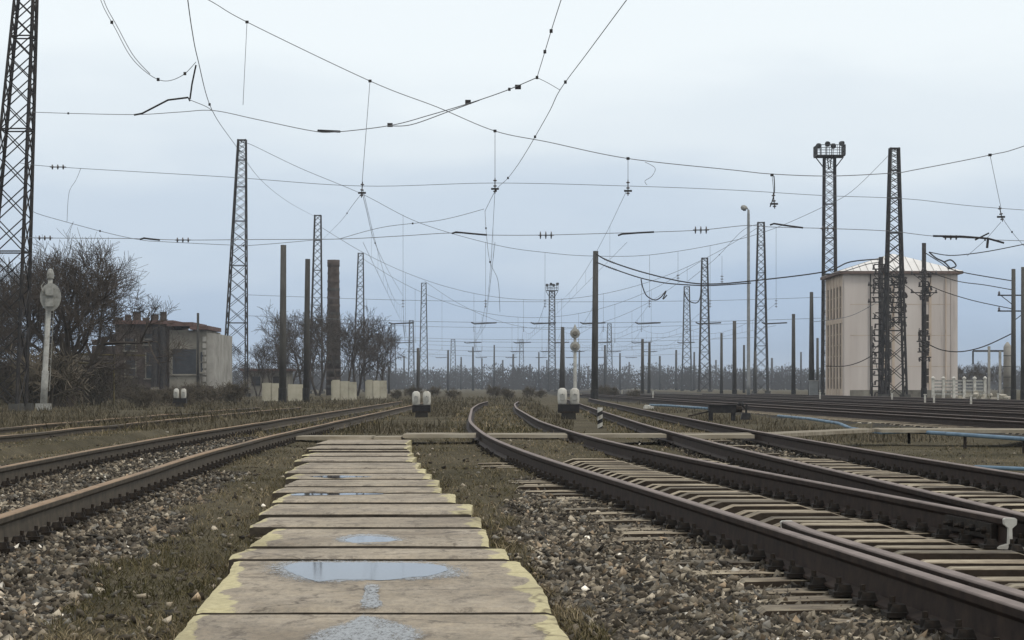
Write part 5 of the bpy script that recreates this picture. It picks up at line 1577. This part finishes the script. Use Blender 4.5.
for (pts_, lab) in ((((362, 192), (366, 208), (375, 243), (389, 272), (403, 296)), 'thin wire falling right below the left hanger'),
                    (((362, 193), (352, 206), (340, 222), (322, 240)), 'thin wire slanting left below the left hanger'),
                    (((339, 239), (384, 227), (441, 220), (484, 209)), 'thin wire rising from the chimney side to the centre hanger'),
                    (((32, 211), (45, 216), (100, 231), (130, 238), (149, 241)), 'thin wire running down from the nearest mast over the bare tree'),
                    (((149, 241), (230, 245), (256, 245), (326, 239)), 'thin lower wire passing the second left mast'),
                    (((1001, 216), (1012, 232), (1024, 246)), 'thin wire under the rightmost hanger'),
                    (((1001, 222), (985, 240), (967, 256)), 'short slanting wire right of the pale tower')):
    Yb = 205 if 'falling right' in lab or 'slanting left' in lab else 92
    wire(lab, interp_Y(list(pts_), 88, Yb), 0.012, M['wire_far'], clamps=(0.5,))
# cross-span between the second pair of masts (209 m)
def far_span(S, pts, zfix, xl, xr, label, r, tracks):
    o = empty('cross_span', (0, 0, 0), label, 'wire')
    MB().tube(spl(pts), r, 4).build('span_cable', M['wire_far'], o)
    P = [Vector(p) for p in pts]
    for j, z in enumerate(zfix):
        q = [(xl, S, z + 0.5), (xl + (xr - xl) * 0.25, S, z), ((xl + xr) / 2, S, z - 0.15), (xl + (xr - xl) * 0.75, S, z), (xr, S, z + 0.5)]
        MB().tube(spl(q), r * 0.8, 4).build('fixing_wire', M['wire_far'], o)
    for X in tracks:
        zz = np.interp(X, [p.x for p in P], [p.z for p in P])
        h = MB().tube([(X, S, zz), (X, S, zfix[0] - 0.2)], r * 0.6, 4).build('hanger', M['wire_far'], o)
        insul((X, S, zfix[0] - 0.3), (0, 0, 1), h, 0.8, 0.13, 3)
        MB().tube([(X - 1.3, S, zfix[1] - 0.12), (X - 1.0, S, zfix[1] - 0.25), (X + 1.0, S, zfix[1] - 0.15)], 0.06, 4).build('registration_arm', M['steel_far'], o)
    return o
TR = {88: [-5.7, -0.65, 4.4, 10.0, 18.7], 209: [-9.9, -2.4, 3.0, 7.5, 12.5, 18, 24], 302: [-14, -5, 1.5, 6.5, 12, 17, 23], 380: [-16, -6, 1, 6, 11, 17, 23], 460: [-14, -6, 0, 6, 12, 18, 24]}
far_span(209, [at(241, 142, 209), at(252, 145, 209), at(300, 168, 209), at(362, 194, 209), at(420, 223, 209), at(496, 245, 209), at(550, 253, 209), at(593, 256, 209), at(649, 255, 209), at(718, 244, 209), at(770, 230, 209), at(823, 207, 209), at(852, 191, 195), at(891, 153, 185)], (8.8, 6.9), -24.5, 34.3, 'second cross span, between the tall left mast and the mast at the pale tower', 0.022, TR[209])
for i, (Yc, xl, xr, lab) in enumerate(((302, -25.3, 32.6, 'third cross span, between the mast by the chimney and the tapering mast'), (380, -24.6, 31.8, 'fourth cross span, low over the horizon between two far masts'), (460, -17.5, 33.8, 'farthest cross span, faint above the horizon'))):
    pts = [(xl + (xr - xl) * u, Yc, 12.3 + (22.0 - 12.3) * abs(2 * u - 1) ** 2) for u in [k / 10 for k in range(11)]]
    far_span(Yc, pts, (8.8, 6.9), xl, xr, lab, 0.026 + 0.003 * i, TR[Yc])
# wires along the tracks, from span to span
st = [88, 209, 302, 380, 460]
for a, b in zip(st[:-1], st[1:]):
    A, B = TR[a], TR[b]
    idx = [min(range(len(B)), key=lambda j: abs(B[j] - x)) for x in A]
    for k, x in enumerate(A):
        if a == 88 and k in (3, 4): continue
        xb = B[min(k, len(B) - 1)]
        n = 10; up = []; lo = []
        for q in range(n + 1):
            u = q / n; X = x + (xb - x) * u; Y = a + (b - a) * u
            up.append(Vector((X, Y, 8.5 - 1.5 * 4 * u * (1 - u)))); lo.append(Vector((X, Y, 6.5)))
        o = empty('track_catenary', (0, 0, 0), 'thin catenary wires above the tracks, %s pair from the left in the %s bay' % (('first', 'second', 'third', 'fourth', 'fifth', 'sixth', 'seventh')[k], {88: 'nearest', 209: 'second', 302: 'third', 380: 'farthest'}[a]), 'wire', 'catenary wires along the tracks')
        rr = 0.008 if a == 88 else 0.013
        MB().tube(up, rr, 4).build('messenger_wire', M['wire_far'], o)
        MB().tube(lo, rr, 4).build('contact_wire', M['wire_far'], o)
        h = MB()
        for q in range(1, n): h.tube([up[q], lo[q]], rr * 0.6, 3)
        h.build('dropper_wires', M['wire_far'], o)

# heavy feeder cables between the thick pole and the pale tower
w1, _ = wire('upper heavy sagging feeder cable ending at the pale tower', [at(x, y, 165) for x, y in ((596, 254), (609, 261), (642, 272), (682, 281.5), (711, 284), (751, 281), (823, 272), (850, 262), (880, 259))], 0.045, M['steel_dark'], ins=(0.12, 0.15))
w2, _ = wire('lower heavy sagging feeder cable joining the upper one', [at(x, y, 165.5) for x, y in ((596, 262), (611, 268), (639, 277.5), (662, 282.5), (682, 284.5), (711, 285.5), (751, 283))], 0.04, M['steel_dark'], ins=(0.15, 0.2))
wire('looping jumper hanging below the heavy feeder cable', [at(x, y, 165) for x, y in ((641, 279), (643, 288), (647, 296), (655, 300), (661, 297), (666, 291), (663, 299), (667, 295))], 0.04, M['steel_dark'])
wire('short jumper beside the greyer lattice mast', [at(x, y, 166) for x, y in ((684, 291), (688, 300), (696, 303), (700, 298), (701, 288))], 0.035, M['steel_dark'])
for x, y0, y1, lab in ((678, 252, 281, 'left short hanger above the heavy feeder cable'), (722, 256, 282, 'right short hanger above the heavy feeder cable')):
    w, _ = wire(lab, [at(x, y0, 166), at(x, y1, 166)], 0.012, M['wire_far'])
    insul(at(x, y1 - 3, 166), (0, 0, 1), w, 0.6, 0.12, 3)
wire('slanting wire rising to the top of the mast at the pale tower', [at(x, y, 150) for x, y in ((688, 281), (716, 258), (742, 231), (758, 224))], 0.014, M['wire_far'], clamps=(0.4,))
wire('short dark jumper left of the street lamp head', [at(x, y, S) for x, y in ((774, 176), (774.5, 190), (772.5, 200), (770, 207))], 0.02, M['steel_dark'])
# wires at the pale tower
for pts_, Yc, rr, lab in ((((929, 252), (945, 255), (960, 255), (990, 251), (1030, 243)), 150, 0.03, 'thick wire from the pole beside the pale tower rising right'),
                     (((924, 252), (940, 262), (957, 271), (1013, 281)), 168, 0.035, 'upper feeder wire from the tower to the right edge pole'),
                     (((924, 270), (957, 281), (985, 285), (1013, 290)), 168, 0.03, 'middle feeder wire from the tower to the right edge pole'),
                     (((924, 283), (945, 292), (975, 301), (1013, 309)), 168, 0.03, 'lower feeder wire from the tower to the right edge pole'),
                     (((926, 343), (942, 350), (962, 351.5), (985, 346), (1013, 333)), 168, 0.04, 'drooping wire low beside the tower on the right'),
                     (((826, 366), (845, 366), (862, 361), (881, 350)), 185, 0.035, 'drooping wire crossing the tower wall at the left'),
                     (((881, 262), (868, 264), (852, 269), (838, 273), (823, 275)), 186, 0.03, 'wire along the eaves of the tower'),
                     (((887, 272), (905, 285), (924, 300)), 188, 0.03, 'short slanting wire between the tower poles'),
                     (((881, 300), (850, 316), (812, 322)), 188, 0.022, 'thin wire between the tower poles and the tapering pole')):
    wire(lab, [at(x, y, Yc) for x, y in pts_], rr, M['steel_dark'] if rr > 0.025 else M['wire_far'], clamps=(0.3,))
for pts_, lab in ((((929, 252), (936, 258), (944, 262), (950, 268)), 'coiled jumper right of the tower pole'), (((944, 262), (951, 260), (956, 266), (948, 269)), 'small jumper loop against the tower roof')):
    wire(lab, [at(x, y, 188) for x, y in pts_], 0.06, M['steel_dark'])
# switchgear clusters on the tower poles
def gear(x, y0, y1, Y, w, n, label):
    s = Y / F
    r = empty('pole_switchgear', at(x, y1, Y), label, 'switchgear')
    hgt = (y1 - y0) * s
    MB().bar((0, 0, 0), (0, 0, hgt), 0.1).build('mounting_post', M['steel_dark'], r)
    n = int(n * 1.7)
    for k in range(n):
        z = hgt * (k + 0.5) / n; L = w * random.uniform(0.5, 1)
        c = MB().box((random.uniform(-.15, .15), 0, z), (L, 0.12, 0.10)).build('bracket', M['steel_dark'], r)
        for sx in (-1, 0, 1):
            if random.random() < 0.8:
                MB().lathe([(0.05, 0), (0.11, 0.05), (0.06, 0.1), (0.12, 0.16), (0.06, 0.22), (0.11, 0.28), (0.04, 0.36)], (sx * L * 0.42, -0.05, z), 7, (random.uniform(-.3, .3), 0, random.choice((-1, 1)))).build('insulator', M['insul'], c)
    for k in range(3):
        a = random.uniform(0, hgt); b = random.uniform(0, hgt)
        MB().tube(spl([(-w * 0.4, -.1, a), (random.uniform(-.5, .5), -.2, (a + b) / 2 - 0.3), (w * 0.4, -.1, b)]), 0.03, 4).build('lead', M['steel_dark'], r)
random.seed(77)
gear(879, 262, 300, 189, 1.2, 5, 'upper dark insulator cluster on the left tower pole')
gear(880, 310, 395, 189, 1.5, 9, 'lower dark insulator cluster on the left tower pole')
gear(899, 275, 325, 188, 1.6, 6, 'dark insulator cluster on the mast in front of the tower')
gear(925, 270, 298, 187, 1.1, 4, 'upper insulator cluster on the right tower pole')
gear(924, 328, 360, 187, 1.0, 4, 'lower insulator cluster on the right tower pole')

ORD = ['first', 'second', 'third', 'fourth', 'fifth', 'sixth', 'seventh', 'eighth', 'ninth', 'tenth', 'eleventh', 'twelfth', 'thirteenth', 'fourteenth', 'fifteenth', 'sixteenth', 'seventeenth', 'eighteenth', 'nineteenth', 'twentieth']
ORD += ['twenty-' + w for w in ORD[:9]] + ['thirtieth'] + ['thirty-' + w for w in ORD[:9]] + ['fortieth'] + ['forty-' + w for w in ORD[:9]]
def number_group(group, fmt):
    """labels by place, counted from the left of the view"""
    obs = [o for o in bpy.data.objects if o.parent is None and o.get('group') == group]
    obs.sort(key=lambda o: o.location.x / max(1, o.location.y))
    for i, o in enumerate(obs): o['label'] = fmt % ORD[i]
number_group('far catenary poles near the horizon', 'slim grey far pole near the horizon, %s of them from the left')
number_group('leafless shrubs in the left scrub', 'tangled leafless shrub in the left scrub, %s from the left')
number_group('low shrubs near the centre', 'low leafless shrub in the central dry grass, %s from the left')
number_group('small white stakes by the far tracks', 'small white stake by the far tracks, %s from the left')

# ------------------------------------------------------------------ air
def haze():
    x0, x1, y0, y1, z0, z1 = -2600, 2600, -320, 4100, -1.6, 28
    mb = MB().box(((x0 + x1) / 2, (y0 + y1) / 2, (z0 + z1) / 2), (x1 - x0, y1 - y0, z1 - z0))
    m = bpy.data.materials.new('pale_air'); m.use_nodes = True
    n = m.node_tree.nodes; n.clear()
    v = n.new('ShaderNodeVolumePrincipled'); v.inputs['Density'].default_value = 0.00028
    v.inputs['Color'].default_value = (0.86, 0.92, 1.0, 1)
    out = n.new('ShaderNodeOutputMaterial')
    m.node_tree.links.new(v.outputs[0], out.inputs['Volume'])
    tag(mb.build('haze', m), 'thin grey blue haze over the whole yard', kind='stuff')
haze()
